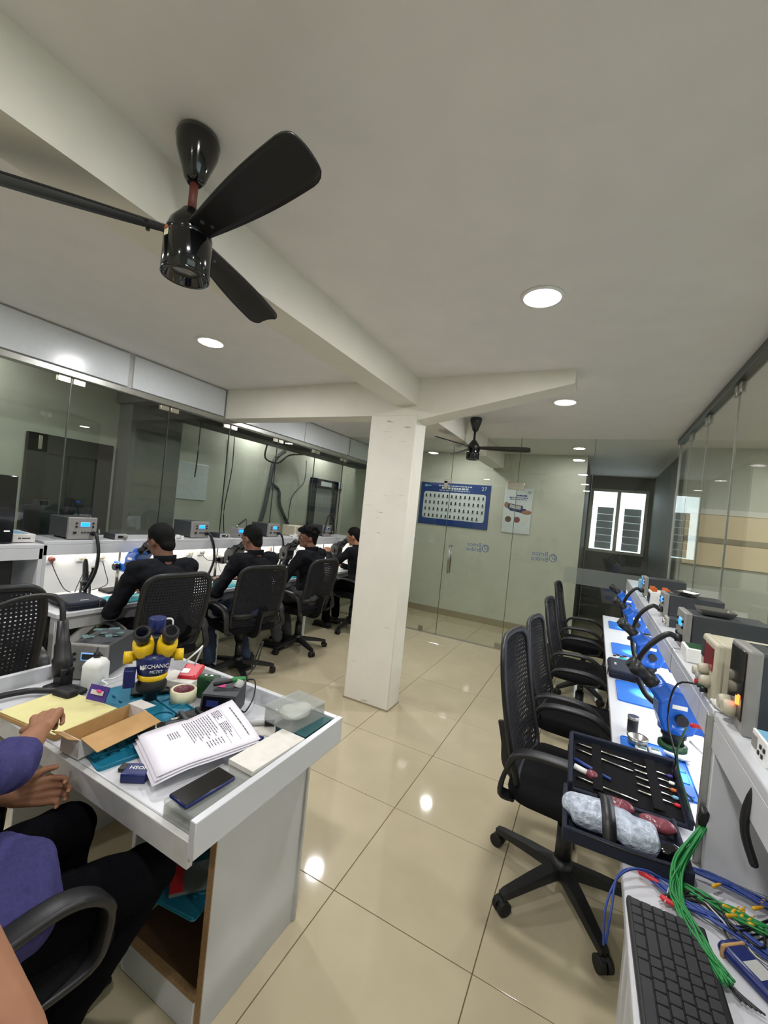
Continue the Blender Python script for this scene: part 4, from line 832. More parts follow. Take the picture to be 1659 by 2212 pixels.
# white boxes, phone, clear boxes
bx1 = thing('card_box', 'worn white flat box against the right rim, lid slightly lifted', 'box', (-.868, 1.055, TZ), math.radians(-1.5)); part('base', MB().b2(-.048,.048,-.115,.115,0,.042), 'cardwhite', bx1); part('lid', MB().box((0,0,.051), (.1,.235,.014), RX(-.02)), 'offwhite', bx1)
cb1 = thing('clear_case', 'clear flat plastic case under the phone at the front right corner', 'case', (-.872, .815, TZ), 0)
part('tray', MB().b2(-.064,.064,-.075,.115,.0,.003).b2(-.064,-.061,-.075,.115,.003,.032).b2(.061,.064,-.075,.115,.003,.032).b2(-.061,.061,-.075,-.072,.003,.032).b2(-.061,.061,.112,.115,.003,.032), 'clear', cb1); part('lid', MB().rbox((0,.02,.040), (.132,.195,.013), .005), 'clear', cb1); part('contents', MB().rbox((-.01,.03,.014), (.09,.14,.02), .006), 'grey', cb1)
ph_ = thing('phone', 'black smartphone lying face up on the clear case', 'phone', (-.888, .822, TZ+.0475), math.radians(-4)); part('body', MB().rbox((0,0,.005), (.074,.155,.010), .004), 'navy', ph_); part('screen', MB().rbox((0,0,.0103), (.069,.150,.0012), .0005), 'blackgloss', ph_)
te = thing('teal_box', 'dark teal plastic box beneath the clear box at the back right corner', 'box', (-.895, 1.27, TZ), math.radians(-1)); part('body', MB().rbox((0,0,.024), (.135,.155,.048), .004), mat('dark_teal', (26, 64, 68), .5), te); part('rim', MB().rbox((0,0,.046), (.139,.159,.006), .002), mat('dark_teal_rim', (30, 78, 82), .5), te)
cb2 = thing('clear_box', 'clear lidded plastic box holding a white cloth, on the teal box', 'box', (-.935, 1.265, TZ+.0495), math.radians(-6))
part('tub', MB().b2(-.07,.07,-.085,.085,0,.003).b2(-.07,-.067,-.085,.085,.003,.05).b2(.067,.07,-.085,.085,.003,.05).b2(-.067,.067,-.085,-.082,.003,.05).b2(-.067,.067,.082,.085,.003,.05), 'clear', cb2); part('lid', MB().rbox((0,0,.055), (.148,.178,.009), .004), 'clear', cb2)
cl_ = MB().ell((0,.0,.02), (.055,.065,.016)).ell((.015,.02,.033), (.035,.04,.012)).ell((-.015,-.02,.034), (.03,.03,.010)); co = solid(cl_, 'white', 'white_cloth', None, .004, 4); co.location = (-.935, 1.265, TZ+.055); tag(co, 'crumpled white cloth inside the clear lidded box', 'cloth')
# small black boxes, gauge, red packet, markers, clutter
jb = thing('small_box', 'small black box lettered upside down near the front edge', 'box', (-1.13, .792, TZ), math.radians(32)); part('body', MB().rbox((0,0,.014), (.07,.055,.028), .004), 'navy', jb); text('lettering', 'JOSH', .020, 'white', jb, (0,.004,.0285), RZ(PI)); part('base_plate', MB().rbox((-.035,.035,.006), (.06,.03,.012), .003), 'black', jb)
sc_ = thing('handheld_meter', 'black handheld meter lying left of the papers', 'meter', (-1.255, .985, TZ), math.radians(-35)); part('body', MB().rbox((0,0,.018), (.07,.15,.036), .008), 'black', sc_); part('keypad', MB().rbox((0,.02,.037), (.05,.07,.003), .001), 'dkgrey', sc_); part('stripe', MB().b2(-.02,.012,-.045,-.041,.0362,.0372), 'white', sc_)
sc2 = thing('board_holder', 'black phone board holder behind the papers', 'holder', (-1.28, 1.095, TZ), math.radians(-20)); part('plate', MB().rbox((0,0,.008), (.10,.09,.016), .004), 'black', sc2); part('clamp', MB().rbox((0,.03,.022), (.08,.015,.014), .003).rbox((0,-.03,.022), (.08,.015,.014), .003), 'dkgrey', sc2); part('screw', MB().cyl((0,-.045,.02), (0,-.075,.02), .006, n=12), 'steel', sc2)
rp = thing('red_packet', 'red and white packet behind the green fan', 'packet', (-1.52, 1.275, TZ+.052), math.radians(30)); part('pouch', MB().rbox((0,0,.012), (.085,.10,.022), .010, RX(.25)), 'red', rp); part('white_print', MB().box((-.02,-.012,.0215), (.03,.03,.001), RX(.25)), 'white', rp)
wp = thing('white_carton', 'white cardboard box under the red packet behind the microscope', 'box', (-1.535, 1.24, TZ), math.radians(20)); part('carton', MB().rbox((0,0,.026), (.15,.11,.052), .003, seg=1), 'offwhite', wp); part('seam', MB().b2(-.075,.075,-.0553,-.0548,.024,.027), 'grey', wp)
wp2 = tag(part('folded_leaflet', MB().box((0,0,.03), (.09,.002,.06), RX(-.5)), 'paper', None, (-1.69, 1.18, TZ+.004), RZ(.6)), 'white folded leaflet standing between bottle and microscope', 'leaflet')
bl_ = tag(part('blue_bag', MB().rbox((0,0,.018), (.06,.04,.036), .016), 'blue', None, (-1.33, 1.295, TZ), RZ(.4)), 'small blue bag tucked behind the green fan', 'bag')
mk = thing('marker_pen', 'marker pen with a red tip and black cap beside the soldering station', 'pen', (-1.075, 1.205, TZ+.010), math.radians(40)); part('barrel', MB().cyl((-.05,0,0), (.04,0,0), .009, n=14), 'ltgrey', mk); part('red_end', MB().cyl((-.065,0,0), (-.05,0,0), .010, n=14), 'red', mk); part('cap', MB().cyl((.04,0,0), (.075,0,0), .0115, n=14), 'black', mk)
cm = thing('cutter', 'blue snap-off cutter lying behind the papers', 'knife', (-1.035, 1.135, TZ+.001), math.radians(15)); part('handle', MB().rbox((0,0,.007), (.12,.018,.012), .004), 'navy', cm); part('slider', MB().rbox((.02,0,.0145), (.02,.010,.005), .002), 'black', cm)
tag(part('blue_tray', MB().rbox((0,0,.008), (.12,.05,.016), .005), 'blue', None, (-1.01, 1.085, TZ), RZ(.25)), 'narrow blue tray under the edge of the papers', 'tray')
wr_ = MB(); rnd = random.Random(3)
cablething('white charging cable looping from the bottle to the purple packet', [(-1.66,1.12,TZ+.02),(-1.70,1.16,TZ+.07),(-1.76,1.09,TZ+.03),(-1.73,1.02,TZ+.05),(-1.66,1.0,TZ+.06),(-1.64,.965,TZ+.06)], .0032, 'white', name='charging_cable')
cablething('white cable from the microscope knob to the red packet', [(-1.42,1.16,TZ+.17),(-1.40,1.20,TZ+.21),(-1.44,1.25,TZ+.20),(-1.50,1.27,TZ+.10)], .0035, 'white', name='charging_cable')
# things in the cabinet below
slotmat('teal slotted mat lying in the cabinet under the foreground table', (-1.085, .975, .3465), math.radians(8), .26, .22)
lf = thing('sample_packet', 'clear packet with a red stripe on the mat in the cabinet', 'packet', (-1.05, .97, .360), math.radians(50)); part('pouch', MB().rbox((0,0,.006), (.14,.11,.011), .004), 'clear', lf); part('stripe', MB().b2(-.068,-.030,-.052,.052,.0115,.0125), 'red', lf)
yb = thing('yellow_box', 'yellow box standing on the brown shelf under the table', 'box', (-.985, 1.10, .1185), 0); part('carton', MB().rbox((0,0,.06), (.09,.14,.12), .003, seg=1), 'yellow', yb); part('label', MB().b2(-.047,-.0455,-.05,.05,.02,.045), 'card', yb)

pn = thing('ballpoint_pen', 'blue ballpoint pen between the black meter and the papers', 'pen', (-1.20, 1.02, TZ+.006), math.radians(70)); part('barrel', MB().cyl((-.05,0,0), (.05,0,0), .004, n=10), 'purple', pn); part('tip', MB().cyl((.05,0,0), (.064,0,0), .0035, .001, n=10), 'steel', pn)
tw_ = thing('tweezers', 'thin steel tweezers lying in front of the soldering station', 'tweezers', (-1.10, 1.13, TZ+.002), math.radians(20))
for s in (-1, 1): part('arm', MB().sweep([(-.055,0,0),(0,s*.006,0),(.055,s*.001,0)], rect(.004,.0025), smooth=False), 'steel', tw_)
nt_ = tag(part('note_slip', MB().rbox((0,0,.001), (.10,.07,.001), .0003, seg=1), 'offwhite', None, (-1.03, 1.20, TZ), RZ(.5)), 'white slip of paper under the marker pen', 'paper')
# ================================================================ POSTERS BEHIND THE FAR GLASS (wall y 6.65)
po = thing('poster', 'large blue board of small portraits on the wall behind the far glass', 'poster', (-2.14, 6.648, 1.47))
part('board', MB().rbox((0,-.006,.355), (1.19,.012,.71), .004, seg=1), 'posterblue', po)
part('portrait_panel', MB().prism(rrect(1.06, .45, .04), .002, MX.Translation((0,-.0125,.33)) @ RX(PI/2).to_4x4()), 'posterwhite', po)
pm, pc_, pl = MB(), MB(), MB(); rnd = random.Random(9)
for r in range(4):
    for c in range(14 if r < 3 else 13):
        x = -.485+.075*c; z = .50-.112*r; pm.ell((x,-.0148,z), (.013,.001,.017), n=8, m=4); pc_.b2(x-.017,x+.017,-.0155,-.0146,z-.034,z-.016); pl.b2(x-.022,x+.022,-.0155,-.0146,z-.047,z-.041)
o = part('portrait_heads', pm, 'shirtblack', po); o['kind'] = 'stuff'; o = part('portrait_shoulders', pc_, 'dkgrey', po); o['kind'] = 'stuff'; o = part('portrait_names', pl, 'grey', po); o['kind'] = 'stuff'
tl = MB()
for x0, x1, z, h in ((-.28,.30,.665,.016),(-.22,.24,.625,.030),(-.26,.26,.588,.012)):
    x = x0
    while x < x1: e = x+rnd.uniform(.02,.06); tl.b2(x, min(e, x1), -.0135, -.0122, z-h/2, z+h/2); x = e+.012
o = part('heading_print', tl, 'posterwhite', po); o['kind'] = 'stuff'
text('numeral', '27', .085, 'posterwhite', po, (.49,-.0135,.645), RX(PI/2)); part('corner_logo', MB().rbox((-.50,-.0128,.655), (.05,.002,.04), .008).rbox((-.44,-.0128,.655), (.05,.002,.02), .004), 'gum', po)
p2_ = thing('poster', 'tall white poster with a phone held between two hands, behind the far glass', 'poster', (-1.115, 6.648, 1.47))
part('board', MB().rbox((0,-.006,.35), (.42,.012,.70), .004, seg=1), 'posterwhite', p2_)
part('phone_picture', MB().box((-.03,-.0135,.40), (.22,.002,.085), RY(.14)).box((.01,-.0128,.365), (.24,.002,.07), RY(.14)), 'navy', p2_); part('screen_picture', MB().box((-.03,-.0145,.405), (.17,.002,.055), RY(.14)), 'ltgrey', p2_)
part('hand_picture', MB().ell((.14,-.013,.335), (.075,.002,.035), n=14, m=6), 'skin', p2_); part('hand_picture', MB().ell((-.165,-.013,.43), (.035,.002,.045), n=14, m=6), 'skin', p2_)
for x, c in ((-.12, 'brown'), (.01, 'mauve'), (.13, 'offwhite')): part('round_picture', MB().cyl((x,-.0128,.21), (x,-.0142,.21), .046, n=24), c, p2_)
hp = MB()
for x0, x1, z, h in ((-.02,.13,.585,.022),(-.13,.15,.55,.014),(-.12,.13,.523,.012)):
    x = x0
    while x < x1: e = x+rnd.uniform(.015,.045); hp.b2(x, min(e, x1), -.0135, -.0122, z-h/2, z+h/2); x = e+.008
o = part('heading_print', hp, 'posterblue', p2_); o['kind'] = 'stuff'; text('corner_mark', 'XI', .05, 'posterblue', p2_, (.16,-.0135,.64), RX(PI/2))
# ================================================================ RIGHT BENCH, ON THE SHELF (z 1.16)
SZ = 1.1605
station('grey hot air station with blue display, nearest of the three on the right shelf', (.345, 2.16, SZ), -H, SG, .175, .15, .27, hose=[(.065,-.05,.05),(.06,-.11,-.02),(.04,-.14,-.12),(.03,-.10,-.22),(.05,-.04,-.26)])
station('grey hot air station with blue display, middle one on the right shelf', (.375, 2.96, SZ), -H, SG, .165, .13, .27, hose=[(.065,-.05,.05),(.06,-.11,-.02),(.05,-.13,-.14),(.08,-.11,-.26),(.12,-.06,-.28)])
station('grey hot air station with blue display, farthest on the right shelf', (.35, 3.76, SZ), -H, SG, .165, .145, .25, hose=[(.065,-.05,.05),(.06,-.10,-.02),(.05,-.12,-.12),(.06,-.10,-.24)])
tr = thing('metal_tray', 'shallow shiny metal tray on top of the middle right station', 'tray', (.50, 2.96, SZ+.1325), .1)
part('tray', MB().lathe([(.045,0),(.062,1),(.060,1),(.043,.15),(.001,.15)], 4, (0,0,0), (0,0,.02), False, False).lathe([(.062,0),(.068,.5),(.062,1)], 4, (0,0,.018), (0,0,.022), False, False), 'steel', tr); tr.scale = (1, 1.6, 1)
tag(part('metal_pan', MB().lathe([(.07,0),(.085,1),(.082,1),(.068,.2),(.001,.2)], 4, (0,0,0), (0,0,.022), False, False), 'steel', None, (.46, 2.16, SZ+.1545), RZ(PI/4)), 'square metal pan on top of the nearest right station', 'pan')
ob_ = thing('screen_separator', 'white box with a dark screen and orange clips on the right shelf', 'device', (.345, 3.27, SZ), -H); part('casing', MB().rbox((0,.07,.05), (.16,.14,.10), .005), 'white', ob_); part('screen', MB().b2(-.065,.045,-.003,.001,.02,.085), 'blackgloss', ob_); part('knob', MB().cyl((.062,0,.07), (.062,-.008,.07), .007, n=12), 'black', ob_)
for x in (-.05, .05): [part('clip', MB().rbox((x,y_,.112), (.025,.03,.024), .003), 'orange', ob_) for y_ in (.02, .09)]
tag(part('blue_fixture', MB().rbox((0,0,.05), (.05,.09,.10), .006).cyl((0,.02,.10), (0,.02,.13), .008, n=12), 'gum', None, (.37, 4.02, SZ)), 'pale blue fixture left of the farthest right station', 'fixture')
adapter('flat soldering controller between the right stations', (.36, 2.62, SZ), -H); adapter('flat soldering controller beyond the middle right station', (.36, 3.50, SZ), -H)
gbx = thing('parts_carton', 'white carton with a green top beside the nearest right station', 'box', (.37, 1.95, SZ), 0); part('carton', MB().rbox((0,0,.026), (.075,.11,.052), .003, seg=1), 'white', gbx); part('lid_print', MB().b2(-.028,.032,-.045,.045,.0522,.0532), 'green', gbx)
# beige bench power supply
ps = thing('power_supply', 'beige bench power supply with red display and round knobs on the right shelf', 'power supply', (.325, 1.545, SZ), -H)
part('casing', MB().rbox((0,.14,.085), (.155,.25,.16), .006), 'beige', ps); fp = part('front_panel', MB().rbox((0,.01,.083), (.162,.024,.166), .008), 'beige', ps)
part('display', MB().b2(-.03,.066,-.0045,-.001,.085,.148), 'redled', fp); part('upper_vent', MB().b2(-.07,-.036,-.0045,-.001,.10,.15), 'dkgrey', fp)
for x, z in ((.0,.052),(.048,.052),(-.048,.052),(.02,.078)): part('knob', MB().lathe([(.016,0),(.015,.7),(.011,1)], 18, (x,-.001,z), (x,-.026,z)), 'beige' if x else 'ltgrey', fp)
for x, m_ in ((-.045,'red'),(-.01,'green'),(.03,'black')): part('terminal', MB().cyl((x,-.001,.02), (x,-.018,.02), .008, n=12), m_, fp)
# dark station with amber light
dk = thing('preheater_station', 'tall dark station with a black glass front and amber lights, right shelf', 'rework station', (.345, 1.34, SZ), -H)
part('body', MB().rbox((0,.155,.10), (.135,.28,.195), .006), 'dkgrey', dk); fp = part('front_frame', MB().rbox((0,.012,.10), (.142,.028,.202), .006), 'grey', dk); part('front_glass', MB().rbox((0,-.002,.11), (.118,.006,.165), .003), 'blackgloss', fp)
part('amber_light', MB().b2(.030,.042,-.0065,-.0045,.062,.085).b2(.014,.026,-.0065,-.0045,.058,.078), 'amber', fp)
for x in (-.035, .005): part('knob', MB().lathe([(.020,0),(.019,.7),(.015,1)], 20, (x,-.002,.040), (x,-.028,.040)), 'beige', fp)
part('carry_vent', MB().b2(-.05,.05,.06,.26,.1975,.1995), 'black', dk)
bd = thing('blue_meter', 'small white and blue tester with a row of ports on the right shelf', 'tester', (.345, 1.165, SZ), -H); part('casing', MB().rbox((0,.06,.024), (.085,.12,.048), .004), 'gum', bd); part('front_plate', MB().rbox((0,.002,.024), (.086,.006,.049), .002), 'white', bd); part('screen', MB().b2(-.036,-.010,-.0035,-.0005,.014,.040), 'grey', bd)
for k in range(4): part('port', MB().b2(.0+.010*k,.007+.010*k,-.0035,-.0005,.010+.016*(k % 2),.018+.016*(k % 2)), 'black', bd)
tag(part('glue_tube', MB().cyl((0,0,.011), (.0,.05,.011), .011, n=14).cyl((0,.05,.011), (0,.068,.011), .005, n=10), 'white', None, (.345, 1.40, SZ), RZ(.3)), 'small white tube lying in front of the power supply', 'tube')
cablething('thick black hose arching over the shelf edge at the right picture edge', [(.52,1.16,SZ+.02),(.42,1.12,SZ+.02),(.335,1.10,1.135),(.315,1.10,1.05),(.345,1.13,.96)], .008, name='power_hose')
# ================================================================ RIGHT BENCH, ON THE DESK (z .75)
TZ = .7502
microscope('blue microscope nearest the camera on the right bench', (.315, 1.87, TZ), -H+.10, 'blue', MG, 1.0, 'green', glow=2.2)
microscope('blue microscope second from the camera on the right bench', (.315, 2.70, TZ), -H+.05, 'blue', MG, glow=2.2)
microscope('blue microscope third from the camera on the right bench', (.315, 3.58, TZ), -H, 'blue', MG, glow=2.2)
microscope('blue microscope farthest from the camera on the right bench', (.315, 4.45, TZ), -H, 'blue', MG, glow=2.2)
RMG = 'blue repair mats on the right bench'
mat_('bright blue mat in front of the nearest right microscope', (.275, 1.90, TZ), -H, .36, .22, 'matblue', RMG)
mat_('bright blue mat at the second right microscope', (.28, 2.68, TZ), -H, .34, .21, 'matblue', RMG)
mat_('bright blue mat at the third right microscope', (.28, 3.62, TZ), -H, .34, .20, 'matblue', RMG)
mat_('bright blue mat at the farthest right microscope', (.28, 4.52, TZ), -H, .34, .20, 'matblue', RMG)
jr = thing('lens_jar', 'small black jar with a clear lid beside the nearest blue mat', 'jar', (.215, 2.15, TZ)); part('jar', MB().lathe([(.020,0),(.021,.1),(.021,.9),(.019,1)], 20, (0,0,.004), (0,0,.06)), 'black', jr); part('lid', MB().lathe([(.022,0),(.022,1)], 20, (0,0,.06), (0,0,.072)), 'steel', jr)
tn2 = thing('tin', 'round steel tin on the corner of the nearest blue mat', 'tin', (.225, 2.035, TZ+.006)); part('cup', MB().lathe([(.001,0),(.034,.0),(.037,1),(.034,1),(.032,.15),(.001,.15)], 28, (0,0,0), (0,0,.028), False), 'steel', tn2); part('lip', MB().lathe([(.036,0),(.040,.5),(.036,1)], 28, (0,0,.026), (0,0,.031), False), 'steel', tn2)
for k, (x, y) in enumerate(((.235, 1.955), (.285, 1.975))):
    t = thing('bare_phone', ('pale phone frame lying left on the nearest blue mat', 'pale phone frame lying right on the nearest blue mat')[k], 'phone part', (x, y, TZ+.006), .1*k); part('frame', MB().rbox((0,0,.004), (.042,.11,.008), .003), 'ltgrey', t)
    for q in range(4): part('component', MB().rbox((.004*(q % 2),-.038+.025*q,.009), (.026,.016,.004), .001, seg=1), ('dkgrey', 'gum', 'white', 'copper')[q], t)
ck = solid(MB().ell((0,0,.012), (.05,.035,.012)).ell((.02,.01,.022), (.03,.022,.012)).ell((-.03,-.01,.016), (.025,.02,.010)), 'white', 'white_cloth', None, .004, 4); ck.location = (.365, 2.02, TZ+.004); tag(ck, 'white cloth crumpled by the nearest blue microscope', 'cloth')
toolcase('closed navy zip case lying between the first two blue mats', (.235, 3.02, TZ), -H, .30, .19, .05)
tag(part('green_tool', MB().cap((0,0,.012), (.10,.03,.012), .012, .006), 'cyanmat', None, (.22, 3.30, TZ)), 'small mint-green tool between the second and third mats', 'tool')
for k in range(4): tag(part('chip_part', MB().rbox((0,0,.004), (.018,.018,.008), .001, seg=1), 'black', None, (.19+.022*k, 3.40+.03*(k % 2), TZ), RZ(.3*k)), 'tiny black chip on the white desk near the third mat', 'chip', 'loose chips on the right desk')
cablething('red and black test lead crossing in front of the fascia', [(.33,1.56,1.178),(.27,1.62,1.15),(.26,1.66,1.02),(.285,1.62,.92),(.30,1.70,.82),(.36,1.72,.757)], .003, name='test_lead')
cl1 = thing('alligator_clip', 'red alligator clip hanging from the power supply', 'clip', (.31, 1.575, 1.05), .4); part('boot', MB().cap((0,0,0), (.035,0,-.004), .007, .005), 'red', cl1); part('jaw', MB().b2(.035,.055,-.002,.002,-.008,.0), 'steel', cl1)
cablething('dark green lead running down beside the nearest microscope', [(.30,1.60,1.03),(.28,1.58,.95),(.30,1.56,.86),(.33,1.55,.78),(.36,1.50,.757)], .003, 'green', name='test_lead')
cablething('white cable of the nearest microscope lamp', [(.36,1.84,.90),(.40,1.80,.88),(.42,1.86,.85),(.44,1.94,.80),(.46,2.0,.757)], .005, 'white', name='lamp_cable')
tag(part('blue_tube_box', MB().rbox((0,0,.08), (.04,.03,.16), .004), 'blue', None, (.40, 1.53, TZ), RZ(.2)), 'upright bright blue carton behind the post on the right desk', 'box')
# ---- tool case, open
tc = thing('tool_case', 'open navy tool case overhanging the right desk edge', 'tool case', (.135, 1.40, TZ), math.radians(3))
part('base_tray', MB().rbox((0,0,.006), (.30,.22,.012), .005).rbox((0,-.105,.022), (.30,.012,.036), .005).rbox((-.145,0,.022), (.012,.22,.036), .005).rbox((.145,0,.022), (.012,.22,.036), .005), 'navycase', tc)
LT = RX(.22)
def lp(x, y, z): v = LT @ V((x, y, z)); return (v.x+.01, v.y+.115, v.z+.015)
part('lid_panel', MB().rbox(lp(.02,.125,.004), (.325,.25,.010), .004, LT), 'navycase', tc); part('lid_lining', MB().rbox(lp(.02,.125,.0095), (.300,.225,.003), .001, LT), 'cushion', tc)
for d_, p_ in (((.33,.014,.036), (.02,.25,.016)), ((.014,.25,.036), (-.142,.125,.016)), ((.014,.25,.036), (.182,.125,.016))): part('lid_wall', MB().rbox(lp(*p_), d_, .005, LT), 'navycase', tc)
for x in (-.06, .105): part('elastic_strap', MB().rbox(lp(x,.125,.020), (.030,.215,.004), .0015, LT), 'cushion', tc)
part('zip', MB().sweep([(-.149,.10,.035),(-.15,0,.036),(-.149,-.108,.036),(0,-.112,.036),(.149,-.108,.036),(.15,0,.036)], rect(.003,.004)), 'black', tc)
TM = tc.matrix_basis.copy()
def intool(name, label, cat, p0, p1, r, mt, tip=None, group='tools in the open case'):
    t = thing(name, label, cat, tc.location, math.radians(3), group); a, b = V(lp(*p0)), V(lp(*p1)); part('shaft', MB().cyl(a, b, r, r*.8, n=10), mt, t)
    if tip: part('end_cap', MB().cap(b, b+(b-a).normalized()*.008, r*1.5, r*1.5, 10), tip, t)
    return t
for k, (c, nm) in enumerate((('purple','purple'),('white','white'),('orange','orange'),('gum','pale blue'),('red','red'))):
    intool('screwdriver', 'thin silver screwdriver with a %s end in the open case' % nm, 'screwdriver', (.055,.195-.030*k,.016), (.155,.185-.030*k,.016), .0035, 'chrome', c)
for k in range(3): intool('tweezers', ('long silver tweezers at the top of the open case', 'long silver tweezers second from the top of the open case', 'short silver probe low in the open case')[k], 'tweezers', (-.125,.215-.032*k if k < 2 else .05,.016), (.05,.20-.045*k if k < 2 else .03,.016), .0038, 'chrome')
intool('pry_tool', 'blue-handled pry tool in the open case', 'tool', (-.130,.13,.016), (-.02,.085,.016), .006, 'bcable'); intool('brush', 'white brush with a red bristle packet in the open case', 'brush', (-.130,.095,.016), (-.08,.080,.016), .010, 'white', 'mauve')
bw = solid(MB().rbox((-.055,-.01,.0), (.17,.10,.062), .028).rbox((.03,-.025,.0), (.10,.095,.058), .022).cap((-.13,.0,.004), (-.06,.0,.006), .033, .036), 'bubble', 'bubble_wrap_roll', None, .005, 2); bw.location = (.142, 1.385, TZ+.046); bw.rotation_euler = (0, 0, .03); tag(bw, 'bundle in silver bubble wrap strapped into the open tool case', 'bundle')
part('tray_strap', MB().sweep(spline([(-.035,-.095,.03),(-.038,-.07,.070),(-.04,-.02,.088),(-.042,.03,.083),(-.044,.062,.03)], 5), rect(.004,.034), up=(1,0,0)), 'black', tc)
for k, (x, y, z) in enumerate(((-.01,.075,.04), (.09,.05,.04), (.10,-.03,.028))):
    q = solid(MB().ell((0,0,0), (.045,.025,.018)).ell((.02,.006,.004), (.03,.02,.016)), 'mauve' if k < 2 else 'blackgloss', 'tool_pouch', None, .004, 2); q.location = (.135+x, 1.40+y, TZ+z); q.rotation_euler = (0, 0, -.25); tag(q, ('clear pouch of red parts at the hinge of the open case', 'clear pouch with a red bulb beside the bubble wrap', 'black pouch in the corner of the open case')[k], 'pouch')
# ---- keyboard
kb = thing('keyboard', 'black full-size keyboard on the near right bench', 'keyboard', (.218, .945, TZ), math.radians(91.5))
part('case', MB().rbox((0,0,.009), (.44,.15,.018), .005), 'black', kb); part('wrist_edge', MB().rbox((0,.068,.0145), (.438,.012,.012), .004), 'key', kb)
km = None
rows = [(.046, [1]*15+[1]*3), (.026, [1]*13+[2]+[1]*4), (.006, [1.5]+[1]*12+[1.5]+[1]*3), (-.014, [1.75]+[1]*11+[2.25]+[1]*3), (-.034, [2.25]+[1]*10+[2.75]+[1]*3), (-.054, [1.5,1,1.5,6,1.5,1,1.5]+[1]*4)]
meshes = {}
for yy, ks in rows:
    x = -.212
    for u in ks:
        w_ = .0235*u*(18/ sum(ks)) 
        key = round(w_, 3)
        if key not in meshes: o = part('key', MB().rbox((0,0,.0045), (w_-.0025,.0195,.008), .0015, seg=1), 'key', kb); meshes[key] = o.data
        else: o = bpy.data.objects.new('key', meshes[key]); COL.objects.link(o); o.parent = kb
        o.location = (x+w_/2, -yy*1.1, .0165); x += w_
# ---- cable nest on the near bench
rnd = random.Random(21)
def bundle(label, path, n, spread, r, mt, seed, name='test_cable', group=None):
    rr = random.Random(seed); t = thing(name, label, 'cables', path[0], 0, group); p0 = V(path[0])
    for k in range(n):
        off = [V((rr.uniform(-1,1)*spread, rr.uniform(-1,1)*spread, rr.uniform(-.2,1)*spread*.7)) for _ in path]
        off[0] *= .45
        part('strand', MB().tube([V(p)-p0+o for p, o in zip(path, off)], r, 6, 6), mt, t)
    return t
bundle('thick bundle of green test leads hanging from the post onto the bench', [(.322,1.395,.865),(.262,1.31,.80),(.243,1.235,.772),(.250,1.165,.768),(.275,1.10,.768),(.300,1.05,.766)], 20, .013, .0026, 'gcable', 1)
bundle('green test leads spreading right across the near bench', [(.245,1.28,.766),(.30,1.255,.768),(.36,1.235,.768),(.43,1.22,.768),(.50,1.20,.768)], 12, .016, .0026, 'gcable', 2)
bundle('blue test leads running along the panel on the near bench', [(.26,1.345,.765),(.34,1.34,.768),(.42,1.32,.77),(.48,1.27,.77),(.50,1.19,.768),(.52,1.10,.768)], 16, .014, .0026, 'bcable', 3)
bundle('blue test leads tangled behind the keyboard', [(.20,1.26,.762),(.26,1.22,.766),(.34,1.19,.766),(.42,1.15,.766),(.50,1.10,.766)], 8, .016, .0024, 'bcable', 4)
bundle('dark leads tangled across the near bench', [(.22,1.21,.764),(.30,1.24,.764),(.36,1.18,.766),(.44,1.27,.766),(.52,1.2,.766)], 6, .022, .0022, 'cable', 5)
bundle('thin blue leads drooping over the bench edge by the tool case', [(.24,1.27,.762),(.17,1.255,.776),(.122,1.20,.772),(.105,1.15,.72),(.10,1.13,.66)], 2, .008, .0026, 'bcable', 6)
bundle('pale wires strewn under the green leads', [(.21,1.20,.762),(.27,1.27,.762),(.33,1.22,.763),(.38,1.16,.763),(.46,1.14,.763)], 5, .02, .0018, 'ltgrey', 8)
tag(part('post_clip', MB().rbox((0,0,0), (.02,.025,.05), .006, RX(.3)), 'black', None, (.316, 1.392, .885)), 'black clamp holding the green leads to the post', 'clamp')
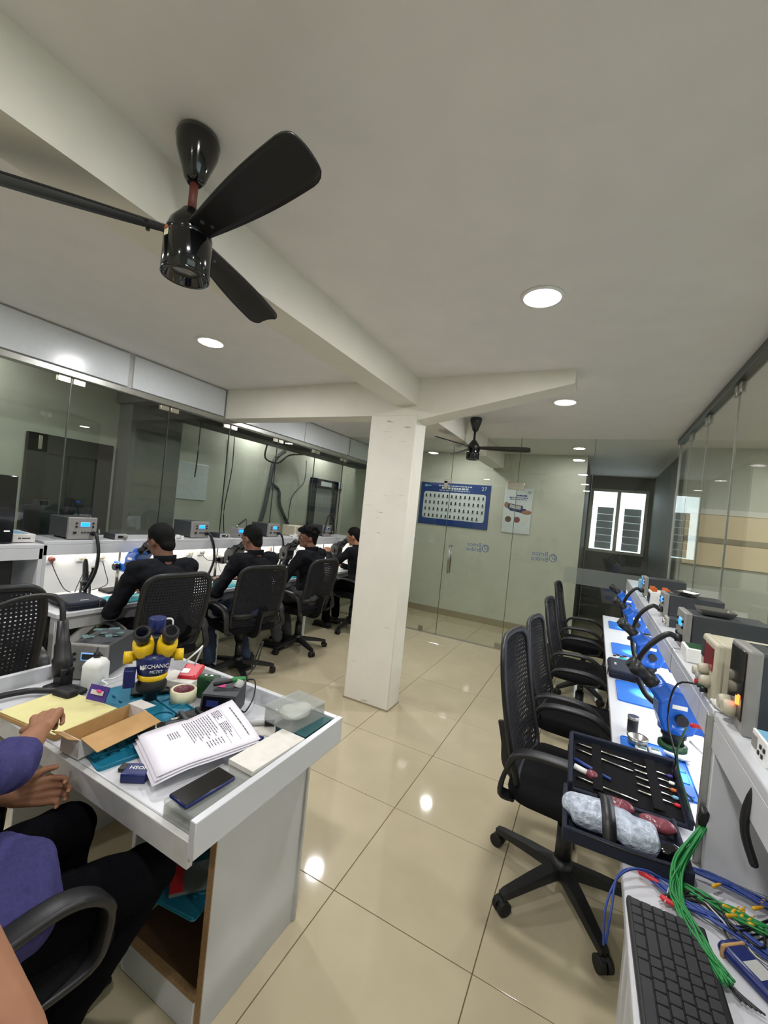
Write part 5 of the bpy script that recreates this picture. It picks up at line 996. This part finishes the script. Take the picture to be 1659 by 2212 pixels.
for k in range(10):
    x, y = rnd.uniform(.31,.42), rnd.uniform(1.22,1.34); a = rnd.uniform(.2, 1.2); t = thing('test_clip', 'small yellow test clip among the cables', 'clip', (x, y, .776), a, 'yellow test clips in the cable nest'); part('boot', MB().cap((0,0,0), (.022,0,0), .0042, .003), 'ycable', t); part('hook', MB().cyl((.022,0,0), (.034,0,0), .0012, n=6), 'ycable', t)
for k in range(2): t = thing('alligator_clip', ('red alligator clip below the tool case on the near bench', 'small red clip lying behind the keyboard')[k], 'clip', ((.175,1.262,.765), (.215,1.205,.765))[k], -.3); part('boot', MB().cap((0,0,0), (.035-.015*k,0,0), .007, .005), 'red', t); part('jaw', MB().b2(.035-.015*k,.052-.015*k,-.002,.002,-.003,.003), 'steel', t)
bp = thing('cable_packet', 'shiny blue packet of leads beside the keyboard', 'packet', (.355, 1.115, TZ), -.9); part('pouch', MB().rbox((0,0,.012), (.11,.055,.024), .010), 'navy', bp); part('label', MB().rbox((.01,.0,.0245), (.035,.035,.001), .0004), 'ltgrey', bp); part('tie', MB().rbox((-.04,0,.012), (.008,.058,.027), .003), 'card', bp)
for k in range(6): tag(part('probe_tip', MB().cap((0,0,0), (.035,.0,-.002), .0032, .0016, 8), 'black', None, (.297+.004*k, 1.062-.004*k, .762), RZ(-1.0+.12*k)), 'dark probe tip at the end of the green leads', 'probe', 'probe tips of the green leads')
# desk in the right-hand room, with boxes seen through the glass
rd = thing('desk', 'plain desk with equipment in the room behind the right glass', 'desk', (1.7, 3.4, 0)); part('top', MB().rbox((0,0,.74), (.6,3.6,.03), .003, seg=1), 'lam', rd)
for x, y in ((-.26,-1.7),(.26,-1.7),(-.26,1.7),(.26,1.7)): part('leg', MB().rbox((x,y,.362), (.05,.05,.724), .003, seg=1), 'lam', rd)
for k, (y, h, w_) in enumerate(((2.3,.22,.3),(3.1,.28,.36),(4.2,.2,.3),(4.8,.3,.34))):
    t = thing('equipment_case', ('grey equipment case nearest behind the right glass', 'grey equipment case second behind the right glass', 'low grey equipment case third behind the right glass', 'tall grey equipment case farthest behind the right glass')[k], 'equipment', (1.7, y, .7555)); part('body', MB().rbox((0,0,h/2), (.36,w_,h), .012), 'grey', t); part('handle', MB().tube([(-.08,0,h),(-.07,0,h+.05),(.07,0,h+.05),(.08,0,h)], .009, 8, 4), 'black', t)
